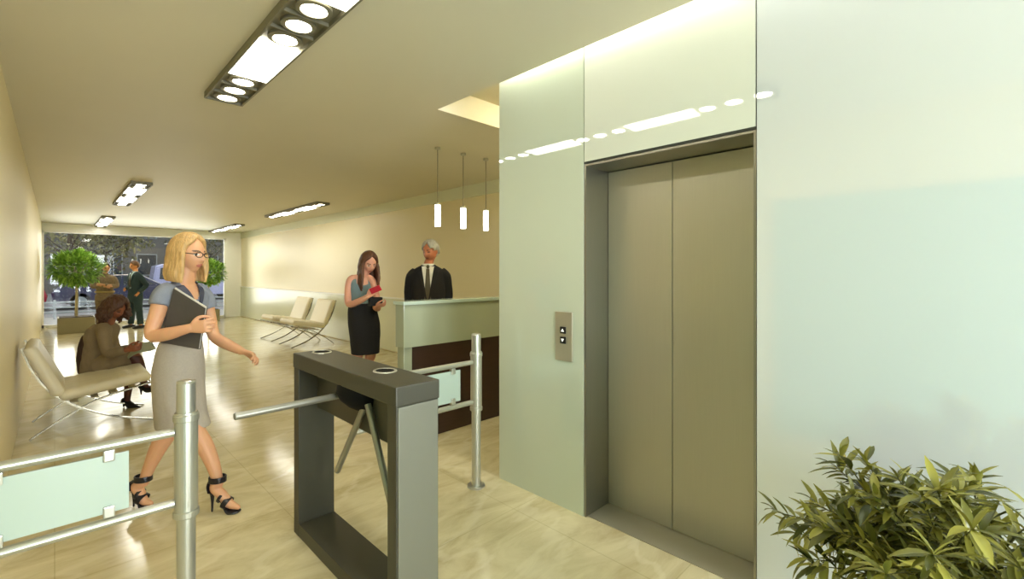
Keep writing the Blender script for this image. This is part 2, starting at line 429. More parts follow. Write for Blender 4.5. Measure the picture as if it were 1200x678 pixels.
tag(strip(.765, .97), 'large recessed ceiling strip light of round lamps and white squares nearest the lift', 'ceiling light', G)
tag(strip(.765, 8.4), 'ceiling strip light above the hall, second along the left row', 'ceiling light', G)
tag(strip(.765, 14.1), 'ceiling strip light closest to the window in the left row', 'ceiling light', G)
tag(strip(3.4, 8.5), 'ceiling strip light right of the hall, above the two empty chairs', 'ceiling light', G)
tag(strip(3.4, 13.9), 'faint ceiling strip light at the far end of the right row', 'ceiling light', G)

# ------------------------------------------------------------------ turnstile
TX0, TX1, TY0, TY1 = .95, 1.15, 1.60, 2.69
ts = empty('turnstile', ((TX0+TX1)/2, (TY0+TY1)/2, 0)); tag(ts, 'dark grey metal tripod turnstile with a hollow rectangular body', 'turnstile')
bm = BM(); box(bm, TX0, TY0, 0, TX1, TY0+.07, .92, bev=.004)
link('upright', bm, M['cabinet'], ts)
link('upright', bx(TX0, TY1-.07, 0, TX1, TY1, .92, bev=.004), M['cabinet'], ts)
link('end_panel', bx(TX0+.006, TY0-.006, .0, TX1-.006, TY0+.001, .918, bev=.002), M['end_plate'], ts)
link('plinth', bx(TX0+.001, TY0+.07, 0, TX1-.001, TY1-.07, .07, bev=.002), M['cabinet'], ts)
lid = link('top_housing', bx(TX0-.004, TY0-.004, .92, TX1+.004, TY1+.004, 1.0, bev=.006), M['cabinet'], ts)
mech = link('mechanism_box', bx(TX0+.10, TY0+.07, .69, TX1-.002, TY1-.07, .919, bev=.006), M['cabinet'], ts)
for y in (1.90, 2.60):
    n = 40; R = []
    rg = BM(); c = V((1.07, y, 1.0))
    for rr, zz in ((.052, 0), (.05, .004), (.041, .004), (.04, .0)):
        R.append([c+V((rr*math.cos(2*PI*i/n), rr*1.15*math.sin(2*PI*i/n), zz+.0005)) for i in range(n)])
    rings(rg, R, caps=False); bmesh.ops.recalc_face_normals(rg, faces=rg.faces)
    so = link('card_reader', rg, M['post'], ts, smooth=True)
    b = disc(BM(), (0, 0, 0), .0395, .003); b.transform(Matrix.Translation((1.07, y, 1.002)) @ Matrix.Diagonal((1, 1.15, 1, 1)))
    link('reader_window', b, M['hub'], so)
HC = V((1.045, 2.09, .85))
b = BM(); ax = V((-.45, 0, -.85)).normalized()
tube(b, [HC-ax*.09, HC-ax*.01, HC+ax*.02, HC+ax*.045, HC+ax*.06], [.12, .122, .112, .08, .03], seg=32)
hub = link('arm_hub', b, M['hub'], ts, smooth=True)
def arm(d, L, a):
    d = V(d).normalized(); a = V(a)
    b = tb([a, a+d*(L-.004), a+d*L], [.0155, .0155, .013], seg=20)
    return link('arm', b, M['arm'], ts, smooth=False)
arm((-1, -.03, 0), .48, (1.01, 2.19, .85)); arm((-.03, .57, -.82), .46, (1.03, 2.02, .82)); arm((.0, -.47, -.88), .44, (1.03, 1.985, .84))

# ------------------------------------------------------------------ barrier posts with rails and glass
def post(x, y, name_label):
    r = link('barrier_post', tb([(x, y, 0), (x, y, 1.027), (x, y, 1.03)], [.031, .031, .029], 32), M['post'])
    tag(r, name_label, 'post')
    b = tb([(x, y, .515), (x, y, .52), (x, y, .91), (x, y, .915)], [.037, .0385, .0385, .037], 32)
    s = link('sleeve', b, M['post'], r)
    for z in (.53, .895):
        link('collar', tb([(x, y, z-.013), (x, y, z-.01), (x, y, z+.01), (x, y, z+.013)], [.040, .0425, .0425, .040], 32), M['post'], s)
    link('foot_flange', disc(BM(), (x, y, .006), .06, .012), M['post'], r)
    link('cap', tb([(x, y, 1.031), (x, y, 1.034), (x, y, 1.037)], [.031, .030, .02], 32), M['post'], r)
    return r
post(.359, 2.14, 'thick steel tube barrier post left of turnstile, in front of the walking woman')
post(2.03, 2.39, 'thin steel tube barrier post between turnstile and the green glass lift wall')
def rails(x0, x1, y, px0, px1, cl, lab, stub):
    r = link('barrier_rail', tb([(x0, y, .845), (x1, y, .845)], .0165, 20), M['post'], origin=((x0+x1)/2, y, .577)); tag(r, lab, 'rail')
    link('lower_rail', tb([(x0, y, .577), (x1, y, .577)], .0165, 20), M['post'], r)
    link('glass_panel', bx(px0, y-.005, .61, px1, y+.005, .812, bev=.001), M['panel_frost'], r)
    for cx in cl:
        for z0, z1 in ((.595, .635), (.79, .83)):
            b = bx(cx-.016, y-.013, z0, cx+.016, y+.013, z1, bev=.004); link('clip', b, M['post'], r)
    return r
rails(XL, .3203, 2.14, -.19, .189, (-.13, .135), 'pair of steel rails holding a frosted glass panel, left of the thick post', .2)
rails(TX1+.004, 1.9913, 2.39, 1.27, 1.89, (1.34, 1.83), 'pair of steel rails with small frosted glass panel right of turnstile', .2)
# ------------------------------------------------------------------ lounge chairs
def cushion(L, W, T, nx, ny):
    """tufted cushion: length along x from 0, width along y centred, thickness z 0..T"""
    bm = BM(); rx, ry = nx*7, ny*7
    def ht(u, v):
        e = min(1, min(u, 1-u)*L/.035)*1.0; e2 = min(1, min(v, 1-v)*W/.035)
        ed = math.sqrt(max(0, 1-(1-e)**2))*math.sqrt(max(0, 1-(1-e2)**2))
        a = abs(math.sin(u*nx*PI)); b = abs(math.sin(v*ny*PI))
        return ed, min(a, 1)**.45*min(b, 1)**.45
    top = []; bot = []
    for i in range(rx+1):
        r1 = []; r2 = []
        for j in range(ry+1):
            u = i/rx; v = j/ry; ed, tf = ht(u, v)
            r1.append(bm.verts.new((u*L, (v-.5)*W, T*(.5+.5*ed*(.82+.18*tf))))); r2.append(bm.verts.new((u*L, (v-.5)*W, T*(.5-.5*ed*.9))))
        top.append(r1); bot.append(r2)
    for i in range(rx):
        for j in range(ry):
            bm.faces.new((top[i][j], top[i+1][j], top[i+1][j+1], top[i][j+1])); bm.faces.new((bot[i][j], bot[i][j+1], bot[i+1][j+1], bot[i+1][j]))
    bmesh.ops.remove_doubles(bm, verts=bm.verts, dist=1e-5)
    bmesh.ops.recalc_face_normals(bm, faces=bm.faces)
    return bm
def flatbar(pts, w, t, y):
    pts = resample([V((a, y, b)) for a, b in pts], 7); bm = BM(); R = []
    for i, p in enumerate(pts):
        d = (pts[min(i+1, len(pts)-1)]-pts[max(i-1, 0)]).normalized(); n = V((-d.z, 0, d.x))
        R.append([p+n*t/2+V((0, w/2, 0)), p+n*t/2-V((0, w/2, 0)), p-n*t/2-V((0, w/2, 0)), p-n*t/2+V((0, w/2, 0))])
    rings(bm, R); bmesh.ops.recalc_face_normals(bm, faces=bm.faces); return bm
def chair(name, s=1.0):
    r = empty(name, (0, 0, 0))
    def pl(bm, p, ang):
        bm.transform(Matrix.Translation(V(p)) @ Matrix.Rotation(ang, 4, 'Y')); return bm
    def sc(bm): bm.transform(Matrix.Scale(s, 4)); return bm
    link('seat_cushion', sc(pl(cushion(.62, .74, .11, 5, 6), (-.22, 0, .315), -.17)), M['leather'], r, smooth=True)
    link('back_cushion', sc(pl(cushion(.52, .74, .10, 4, 6), (-.175, 0, .40), -(PI/2+.36))), M['leather'], r, smooth=True)
    for y in (-.33, .33):
        b = flatbar([(-.445, .86), (-.375, .62), (-.27, .42), (-.10, .24), (.13, .10), (.40, .006)], .035, .013, y)
        link('back_frame', sc(b), M['chrome'], r)
        b = flatbar([(.42, .405), (.20, .35), (0, .285), (-.16, .19), (-.30, .09), (-.40, .006)], .033, .012, y*.98)
        link('seat_frame', sc(b), M['chrome'], r)
    for x, z in ((-.435, .83), (-.335, .54), (.10, .318), (.385, .395)):
        link('crossbar', sc(bx(x-.005, -.32, z-.012, x+.005, .32, z+.012)), M['chrome'], r)
    for k in range(4):
        link('strap', sc(bx(-.16+.13*k, -.32, .292+.021*k, -.11+.13*k, .32, .299+.021*k)), M['leather'], r)
    return r
c1 = chair('lounge_chair', 1.06); c1.scale.z = .88; c1.location = (.27, 6.08, 0); c1.rotation_euler.z = 0
tag(c1, 'cream leather lounge chair with crossed steel legs under the seated woman', 'chair', 'cream lounge chairs')
c2 = copy_tree(c1); c2.scale = (.97,)*3; c2.location = (3.62, 9.55, 0); c2.rotation_euler.z = PI
tag(c2, 'empty cream lounge chair beside right wall, nearer the woman holding a phone', 'chair', 'cream lounge chairs')
c3 = copy_tree(c1); c3.scale = (.97,)*3; c3.location = (3.62, 10.72, 0); c3.rotation_euler.z = PI
tag(c3, 'empty cream lounge chair beside right wall, the farther of two from the counter', 'chair', 'cream lounge chairs')

# ------------------------------------------------------------------ leaves
def leaf(bm, p, d, up, L, W, droop=.25, fold=.3, n=4):
    d = d.normalized(); s = d.cross(up)
    if s.length < 1e-4: s = V((1, 0, 0))
    s.normalize(); u = s.cross(d).normalized(); prev = None
    for i in range(n+1):
        t = i/n; w = W*.5*math.sin(PI*min(1, t*.92+.06))**.8
        if i == n: w = .0008
        c = p+d*(L*t)-u*(droop*L*t*t)
        row = [bm.verts.new(c-s*w+u*w*fold), bm.verts.new(c), bm.verts.new(c+s*w+u*w*fold)]
        if prev:
            bm.faces.new((prev[0], prev[1], row[1], row[0])); bm.faces.new((prev[1], prev[2], row[2], row[1]))
        prev = row
def rv(rng): return V((rng.gauss(0, 1), rng.gauss(0, 1), rng.gauss(0, 1))).normalized()
# bush in the foreground
rng = random.Random(11)
C0 = P(1108, 0, 1.27); bc = V((C0.x, C0.y, .41))
root = empty('potted_bush', (bc.x, bc.y, 0)); tag(root, 'bushy olive green plant with pointed leaves in bottom right foreground', 'plant')
pb = BM(); R = []
for z, r in ((0, .135), (.02, .14), (.43, .18), (.45, .19), (.47, .19), (.47, .17), (.42, .165)):
    R.append([V((bc.x+r*math.cos(2*PI*i/40), bc.y+r*math.sin(2*PI*i/40), z)) for i in range(40)])
rings(pb, R); link('pot', pb, M['planter'], root)
lf = BM(); st = BM()
for k in range(92):
    az = rng.uniform(0, 2*PI); el = math.acos(rng.uniform(-.12, 1))          # angle from the vertical
    d = V((math.sin(el)*math.cos(az), math.sin(el)*math.sin(az), math.cos(el)))
    L = rng.uniform(.31, .40)*(1.0 if el < .9 else .95)
    b0 = bc+V((rng.uniform(-.08, .08), rng.uniform(-.08, .08), .0))
    end = b0+V((d.x*L*.98, d.y*L*.98, .14+d.z*L*.88))
    if end.x > XE-.08: end.x = XE-.08-rng.random()*.04
    mid = (b0+end)/2+V((0, 0, .09)); pts = resample([b0, mid, end], 8)
    tube(st, pts, [.0035*(1-.6*i/(len(pts)-1)) for i in range(len(pts))], 5)
    n = len(pts)
    for i in range(4, n):
        t = (pts[i]-pts[i-1]).normalized()
        m = 2 if i < n-1 else 5
        ph = rng.uniform(0, PI)+i*1.6
        for q in range(m):
            a = ph+2*PI*q/m; s = t.orthogonal().normalized(); s2 = t.cross(s)
            o = (s*math.cos(a)+s2*math.sin(a)); dd = (o*(1.0 if i < n-1 else .75)+t*rng.uniform(.35, .9)+V((0, 0, .1)))
            ll = rng.uniform(.055, .095)
            e = pts[i]+dd.normalized()*ll
            if e.x > XE-.01: continue
            leaf(lf, pts[i], dd, V((0, 0, 1)), ll, ll*rng.uniform(.2, .29), rng.uniform(.1, .5), .35)
link('stems', st, M['stem'], root); fo = link('foliage', lf, M['leaf_bush'], root, smooth=True)
link('soil', disc(BM(), (bc.x, bc.y, .44), .155, .02), M['soil'], root)
# standard trees in square planters by the window
def ball_tree(x, y, cz, rw, rh, pw, ph, seed, lab, nleaf=1500):
    rng = random.Random(seed); r = empty('potted_tree', (x, y, 0)); tag(r, lab, 'plant')
    b = BM(); box(b, x-pw/2, y-pw/2, 0, x+pw/2, y+pw/2, ph, bev=.01); link('planter', b, M['planter'], r)
    link('soil', bx(x-pw/2+.03, y-pw/2+.03, ph, x+pw/2-.03, y+pw/2-.03, ph+.012), M['soil'], r)
    tr = tb([(x, y, ph), (x+.01, y, (ph+cz)/2), (x, y, cz-rh*.4)], [.032, .026, .024], 10, sub=4)
    for k in range(14):
        d = rv(rng); d.z = abs(d.z)*.7; s = V((x, y, cz-rh*.45)); tube(tr, [s, s+V((d.x*rw*.4, d.y*rw*.4, rh*.3)), s+V((d.x*rw*.85, d.y*rw*.85, rh*.4+d.z*rh))], [.012, .008, .004], 5, sub=3)
    link('trunk', tr, M['bark'], r)
    lf = BM()
    for k in range(nleaf):
        d = rv(rng); q = rng.uniform(.35, 1)**.5*(1+.12*noise.noise(d*2.5+V((seed, 0, 0))))
        p = V((x+d.x*rw*q, y+d.y*rw*q, cz+d.z*rh*q-(.1*rh if d.z < 0 else 0)))
        dd = (d*.9+rv(rng)*.6+V((0, 0, .35))); L = rng.uniform(.10, .17)
        leaf(lf, p, dd, V((0, 0, 1)), L, L*.38, .2, .3, 3)
    link('foliage', lf, M['leaf_top'], r); return r
a = P(86, 386, 11.2); ball_tree(a.x+.05, a.y, 1.56, .47, .36, .66, .37, 3, 'round-topped bright green tree in taupe planter, left side of the window', 1700)
a = P(244, 386, 13.9); ball_tree(a.x, a.y, 1.46, .42, .33, .5, .34, 5, 'bright green round-topped tree behind the walking woman, by window edge', 1300)

# ------------------------------------------------------------------ the street outside
struct('pavement', bx(-14, YB+.2, -.12, 22, 21.2, -.02), M['pave'])
struct('road', bx(-20, 21.2, -.14, 30, 60, -.06), M['road'])
def street_tree(x, y, h, r, seed, lab, m='leaf_far', cat='tree', nl=1500, z0=-.1):
    rng = random.Random(seed); o = empty('street_tree', (x, y, z0)); tag(o, lab, cat, 'street trees')
    t = BM(); tube(t, [(x, y, z0), (x+.05, y, h*.3), (x-.05, y, h*.55), (x, y, h*.9)], [.17, .13, .1, .03], 10, sub=4)
    for k in range(16):
        a = rng.uniform(0, 2*PI); s = V((x, y, h*rng.uniform(.25, .7))); e = s+V((math.cos(a)*r*rng.uniform(.5, 1), math.sin(a)*r*rng.uniform(.5, 1), rng.uniform(.2, 1)*h*.3))
        tube(t, [s, (s+e)/2+V((0, 0, -.1)), e], [.055, .035, .012], 6, sub=3)
    link('trunk', t, M['bark_dark'], o)
    lf = BM()
    for k in range(nl):
        d = rv(rng); q = rng.random()**.4*(1+.25*noise.noise(d*2+V((seed, 3, 1))))
        p = V((x+d.x*r*q, y+d.y*r*q, h*.66+d.z*h*.42*q)); L = rng.uniform(.16, .30)
        leaf(lf, p, rv(rng)+V((0, 0, -.2)), V((0, 0, 1)), L, L*.5, .2, .3, 3)
    link('foliage', lf, M[m], o); return o
street_tree(.55, 30.5, 4.6, 1.5, 21, 'bare-looking street tree with dark trunk at left edge of window', nl=350)
street_tree(1.9, 34.0, 6.2, 2.2, 22, 'leafy olive street tree above the two standing men', nl=2600)
street_tree(7.0, 37.0, 6.6, 2.2, 23, 'dark green street tree outside, behind the blonde woman', m='leaf_far2', nl=2200)
# grey building across the street
bl = empty('street_building', (6, 50, -.06)); tag(bl, 'dark grey street building with rows of windows seen through the trees', 'building')
link('facade', bx(-8, 46, -.06, 20, 52, 12), M['concrete'], bl)
for i in range(12):
    for j in range(3):
        x = -6+i*2.1; z = 1.2+j*2.9
        wfr = bx(x, 45.93, z, x+1.3, 45.999, z+1.7); f = link('window', wfr, M['rail_grey'], bl)
        link('window_pane', bx(x+.08, 45.9, z+.08, x+1.22, 45.929, z+1.62), M['win_dark'], f)
def car(x, y, paint, lab, prof, wl=.33, wheels=(-1.3, 1.35), glass=None):
    r = empty('car', (x, y, -.06)); tag(r, lab, 'car', 'cars parked across the road')
    b = BM(); z0 = -.06; w = 1.7
    pts = [V((x+a, 0, z0+c)) for a, c in prof]
    R = []
    for yy, k in ((-w/2, .965), (-w/2+.1, 1), (w/2-.1, 1), (w/2, .965)):
        cx = V((x, 0, z0+.6)); R.append([V((cx.x+(p.x-cx.x)*k, y+yy, cx.z+(p.z-cx.z)*k)) for p in pts])
    rings(b, R); bmesh.ops.recalc_face_normals(b, faces=b.faces); body = link('body', b, paint, r)
    for s in (-1, 1):
        for q in glass:
            f = [V((x+a, y+s*(w/2-.004), z0+c)) for a, c in q]; g = [p+V((0, s*.012, 0)) for p in f]
            bb = BM(); rings(bb, [f, g]); bmesh.ops.recalc_face_normals(bb, faces=bb.faces); link('window', bb, M['win_dark'], r)
        for wx in wheels:
            wh = link('wheel', disc(BM(), (x+wx, y+s*(w/2-.1), z0+wl), wl, .2, 'Y'), M['tyre'], r)
            link('hub_cap', disc(BM(), (x+wx, y+s*(w/2+.005), z0+wl), wl*.6, .02, 'Y', 20), M['rail_grey'], wh)
    return r
sedan = [(-2.1, .3), (-2.15, .7), (-1.95, .92), (-1.3, .98), (-.75, 1.4), (.6, 1.44), (1.35, 1.0), (2.05, .85), (2.15, .55), (2.1, .28)]
sg = [[(-1.15, .98), (-.7, 1.34), (-.05, 1.36), (-.05, .98)], [(.03, .98), (.03, 1.36), (.55, 1.36), (1.1, .98)]]
van = [(-2.1, .3), (-2.15, 1.2), (-2.05, 1.85), (-1.8, 1.95), (1.0, 1.95), (1.5, 1.2), (2.1, 1.0), (2.2, .6), (2.15, .28)]
vg = [[(-1.9, 1.15), (-1.85, 1.75), (-.5, 1.75), (-.5, 1.15)], [(-.4, 1.15), (-.4, 1.75), (.9, 1.75), (1.25, 1.15)]]
car(-2.35, 26.5, M['car_red'], 'red parked car showing at left edge of the window', sedan, glass=sg)
car(2.05, 26.5, M['car_blue'], 'dark blue parked car behind the two standing men', sedan, glass=sg)
car(5.8, 31., M['car_white'], 'pale blue-white van parked on the street behind blonde woman', van, glass=vg)
fr = empty('street_railing', (2, 20.4, -.02)); tag(fr, 'low grey metal railing along the pavement outside window', 'railing')
for z in (.18, .34, .5): link('rail', tb([(-2, 20.4, z), (8, 20.4, z)], .028, 8), M['rail_grey'], fr)
for i in range(11): link('rail_post', bx(-2+i-.03, 20.37, -.02, -2+i+.03, 20.43, .58), M['rail_grey'], fr)
# ------------------------------------------------------------------ people
UP = V((0, 0, 1))
def dirv(th): return RT*math.cos(th)+FW*math.sin(th)
class Head:
    def __init__(s, c, f, up=UP, k=1.0, female=True):
        s.c = V(c); s.f = f.normalized(); s.l = up.cross(s.f).normalized(); s.u = s.f.cross(s.l).normalized(); s.k = k; s.female = female
    def w(s, x, y, z): return s.c+(s.f*x+s.l*y+s.u*z)*s.k
    def loc(s, p):
        q = p-s.c; return q.dot(s.f)/s.k, q.dot(s.l)/s.k, q.dot(s.u)/s.k
    def build(s, bm, nu=56, nv=40):
        G = lambda a, m, sd: math.exp(-((a-m)/sd)**2)
        R = []
        for j in range(1, nv):
            th = PI*j/nv; ring = []
            for i in range(nu):
                ph = 2*PI*i/nu
                n = V((math.sin(th)*math.cos(ph), math.sin(th)*math.sin(ph), math.cos(th)))
                x = n.x*.094; y = n.y*.075; z = n.z*.117
                if z < 0:
                    t = min(1, -z/.117); y *= 1-.30*t**1.3
                    if x < 0: x *= 1-.55*t
                    else: x *= 1+.10*t
                if x > 0:
                    if z > .03: x *= 1-.06*((z-.03)/.08)
                    fr = min(1, max(0, n.x*1.6-.25))
                    prof = .006*G(z, .016, .02)
                    zz = max(0, min(1, (.02-z)/.05)) if z > -.03 else max(0, 1-(-.03-z)/.010)
                    x += fr*G(y, 0, .0095+.004*zz)*(.004+.019*zz)*(1 if -.042 < z < .022 else 0)
                    for sy in (-1, 1):
                        x -= fr*.011*G(y, sy*.031, .015)*G(z, .006, .012)
                        x += fr*.004*G(y, sy*.031, .020)*G(z, .028, .008)
                        x += fr*.004*G(y, sy*.040, .018)*G(z, -.025, .018)
                    x += fr*.006*G(y, 0, .020)*G(z, -.054, .006)+fr*.006*G(y, 0, .017)*G(z, -.066, .006)
                    x -= fr*.004*G(y, 0, .03)*G(z, -.080, .006)
                    x += fr*.007*G(y, 0, .022)*G(z, -.100, .014)
                    if not s.female: y *= 1+.06*G(z, -.07, .03)
                ring.append(s.w(x, y, z))
            R.append(ring)
        rings(bm, R)
        for sy in (-1, 1):
            m = Matrix((s.f, s.l, s.u)).transposed()
            ellipsoid(bm, s.w(-.008, sy*.076, -.004), (.017*s.k, .008*s.k, .03*s.k), m, 12)
def hand(bm, w, d, n, th=1, curl=.5, s=1.0, spread=.12, tcurl=.4):
    """w wrist, d direction of the palm, n the way the palm faces, th thumb side along d x n"""
    d = d.normalized(); n = (n-d*n.dot(d)).normalized(); l = d.cross(n)*th
    k = w+d*.088*s
    loft(bm, [(w-d*.012*s, l*.024*s, n*.019*s), (w+d*.02*s, l*.031*s, n*.017*s), (w+d*.06*s, l*.039*s, n*.015*s), (k, l*.038*s, n*.012*s)], 16, 3, 2.2)
    for i, (o, L) in enumerate(((.029, .068), (.010, .078), (-.010, .072), (-.028, .056))):
        b = k+l*o*s-d*.012*s; a = 0; dd = d+l*spread*o/.03; dd.normalize(); pts = [b-dd*.01*s, b]
        for seg, cc in ((.46, .55), (.32, 1.0), (.26, .8)):
            a += curl*cc*(1+.12*i); pts.append(pts[-1]+(dd*math.cos(a)+n*math.sin(a))*L*seg*s)
        tube(bm, pts, [.0085*s, .0092*s, .0085*s, .0078*s, .0066*s], 10, 3, round_ends=True)
    b = w+d*.022*s+l*.026*s; a = b+(l*.8+d*.75+n*.25).normalized()*.036*s
    a2 = a+(l*(.45-tcurl*.6)+d*.9+n*tcurl).normalized()*.030*s; a3 = a2+(l*(.2-tcurl)+d*.9+n*tcurl*1.3).normalized()*.024*s
    tube(bm, [b-l*.012*s, b, a, a2, a3], [.013*s, .014*s, .0112*s, .0098*s, .0078*s], 10, 3, round_ends=True)
def secs(L, d, th):
    f = dirv(th); l = UP.cross(f); out = []
    for q in L:
        px, py, dv, rd, rw = q[:5]
        if len(q) > 5: f2 = dirv(q[5]); l2 = UP.cross(f2)
        else: f2, l2 = f, l
        out.append((P(px, py, d+dv), f2*rd, l2*rw))
    return out
def limb(bm, d, L, seg=16, sub=4, **k):
    tube(bm, [P(a, b, d+c) for a, b, c, _ in L], [r for *_, r in L], seg, sub, round_ends=True, **k)
def cut(me, test):
    bm = BM(); bm.from_mesh(me); bmesh.ops.delete(bm, geom=[f for f in bm.faces if test(f.calc_center_median())], context='FACES')
    bm.to_mesh(me); bm.free(); return me
def tint(me, base, head=None, extra=None, eyes=True, lips=(190, 112, 98), brow=(96, 70, 50), beard=None):
    at = me.color_attributes.new('tint', 'FLOAT_COLOR', 'POINT')
    for i, v in enumerate(me.vertices):
        c = base
        if head:
            x, y, z = head.loc(v.co)
            if x > .03 and abs(y) < .06 and abs(z) < .12:
                if abs(y) < .022 and abs(z+.060) < .0105*(1-(abs(y)/.024)**2)+.001 and x > .07: c = lips
                elif math.hypot((abs(y)-.031)/.015, (z-.007)/.0068) < 1: c = (232, 226, 218) if eyes and abs(abs(y)-.031) > .006 else (52, 42, 36)
                elif abs(abs(y)-.032) < .018 and abs(z-.028-.1*(.018-abs(abs(y)-.032))) < .0042: c = brow
                elif beard and z < -.035: c = beard
        if extra: c = extra(v.co) or c
        at.data[i].color = srgb(c)
    return me
def locks(bm, H, n, theta, hang, rng, r=.013, grow=1.06, part=.25, face=62, back=None, spread=.0, wave=0, lo=6, droop=None):
    """strands combed from the crown; theta(az) end polar angle in degrees, hang(az) length below"""
    for k in range(n):
        az = 2*PI*(k+rng.uniform(-.3, .3))/n
        if az > PI: az -= 2*PI
        deg = math.degrees(az); te = theta(deg); pts = []
        fc = math.radians(face); sgn = 1 if az > part*.3 else -1
        for i in range(8):
            t = i/7; po = math.radians(lo+(te-lo)*t); a = az
            if abs(az) < fc: a = az+(sgn*fc-az)*min(1, t*1.25)**1.3
            g = grow+rng.uniform(-.015, .03)
            x = math.sin(po)*math.cos(a)*.097*g-.006; y = math.sin(po)*math.sin(a)*.079*g; z = math.cos(po)*.119*g
            if i == 0: y += part*.06
            pts.append(H.w(x, y, z))
        L = hang(deg)
        if L > 0:
            p = pts[-1]; o = p-H.c; o.z = 0; o = o.normalized() if o.length > 1e-4 else V((0, 0, 0)); ph = rng.uniform(0, 6)
            for q in range(1, 6):
                w = math.sin(q*1.7+ph)*wave
                p2 = p-UP*(L*q/5)+o*(spread*math.sin(q/5*PI*.7)+w)
                if droop: p2 = droop(p2, q/5)
                pts.append(p2)
        rr = [r*H.k*(.8+.4*math.sin(PI*min(1, i/(len(pts)-1)*.9+.1))) for i in range(len(pts))]; rr[-1] = r*.4
        tube(bm, pts, rr, 7, 2, round_ends=False)
def skullcap(bm, H, k=1.0, dx=-.016, dz=.012, z0=-1):
    m = Matrix((H.f, H.l, H.u)).transposed()
    ellipsoid(bm, H.w(dx, 0, dz), (.090*H.k*k, .080*H.k*k, .112*H.k*k), m, 24)
def drape(me, c, f, quad, off=.003, th=.003, n=14, m=14):
    """thin raised patch following the front of a garment; quad corners (lateral, z) around c, f outward"""
    bv = BVHTree.FromPolygons([v.co.copy() for v in me.vertices], [tuple(p.vertices) for p in me.polygons])
    l = UP.cross(f).normalized(); g = []
    a, b, cc, d = [V(q) for q in quad]
    last = None
    for j in range(m+1):
        row = []
        for i in range(n+1):
            s = i/n; t = j/m; q = (a*(1-s)+b*s)*(1-t)+(d*(1-s)+cc*s)*t
            o = V(c)+l*q.x+UP*q.y
            h = bv.ray_cast(o+f*.6, -f, 1.2)[0]
            if h is None: h = last if last else o+f*.1
            last = h
            # keep lateral/vertical place, only take the depth
            h = o+f*((h-o).dot(f)); row.append(h)
        g.append(row)
    bm = BM()
    A = [[bm.verts.new(p+f*(off+th)) for p in r] for r in g]; B = [[bm.verts.new(p+f*(off-.004)) for p in r] for r in g]
    for j in range(m):
        for i in range(n):
            bm.faces.new((A[j][i], A[j][i+1], A[j+1][i+1], A[j+1][i])); bm.faces.new((B[j][i], B[j+1][i], B[j+1][i+1], B[j][i+1]))
    for j in range(m):
        bm.faces.new((A[j][0], A[j+1][0], B[j+1][0], B[j][0])); bm.faces.new((A[j][n], B[j][n], B[j+1][n], A[j+1][n]))
    for i in range(n):
        bm.faces.new((A[0][i], B[0][i], B[0][i+1], A[0][i+1])); bm.faces.new((A[m][i], A[m][i+1], B[m][i+1], B[m][i]))
    bmesh.ops.recalc_face_normals(bm, faces=bm.faces)
    return bm

M['blonde'] = hairmat('blonde_hair', (204, 166, 108)); M['brown_hair'] = hairmat('brown_hair', (92, 58, 38)); M['auburn'] = hairmat('curly_brown_hair', (84, 54, 40))
M['grey_hair'] = hairmat('grey_hair', (168, 164, 150)); M['dark_hair'] = hairmat('dark_hair', (70, 52, 38)); M['fair_hair'] = hairmat('sandy_hair', (120, 86, 56))
M['blouse'] = cloth('slate_blue_blouse', (128, 134, 146)); M['collar'] = cloth('dark_satin_collar', (58, 62, 80), rough=.4)
M['skirt'] = cloth('stone_grey_skirt', (176, 168, 156)); M['black_cloth'] = cloth('black_cloth', (22, 21, 24)); M['shoe'] = mat('black_patent', (24, 22, 28), 20, .2, rough=.3)
M['folder'] = mat('dark_folder_cover', (72, 68, 66), 30, .1, rough=.5); M['paper'] = mat('paper_white', (226, 222, 212), 30, .03, rough=.7)
M['teal_top'] = cloth('grey_teal_top', (112, 134, 140)); M['shirt'] = cloth('white_shirt', (232, 230, 222)); M['tie'] = cloth('olive_dark_tie', (74, 66, 46), rough=.5)
M['phone_red'] = mat('red_phone_case', (190, 36, 62), 20, .05, rough=.3)
M['taupe'] = cloth('taupe_suit', (138, 122, 96)); M['taupe_shade'] = cloth('jacket_shade_cloth', (70, 50, 38)); M['news'] = mat('newsprint', (176, 184, 160), 60, .12, rough=.8)
M['teal_suit'] = cloth('dark_teal_suit', (38, 58, 60)); M['camo'] = mat('khaki_brown_pattern_cloth', (124, 106, 80), 34, .5, rough=.9); M['pale_shirt'] = cloth('pale_blue_shirt', (196, 220, 224))
M['belt'] = mat('tan_belt', (170, 148, 88), 20, .1, rough=.6)

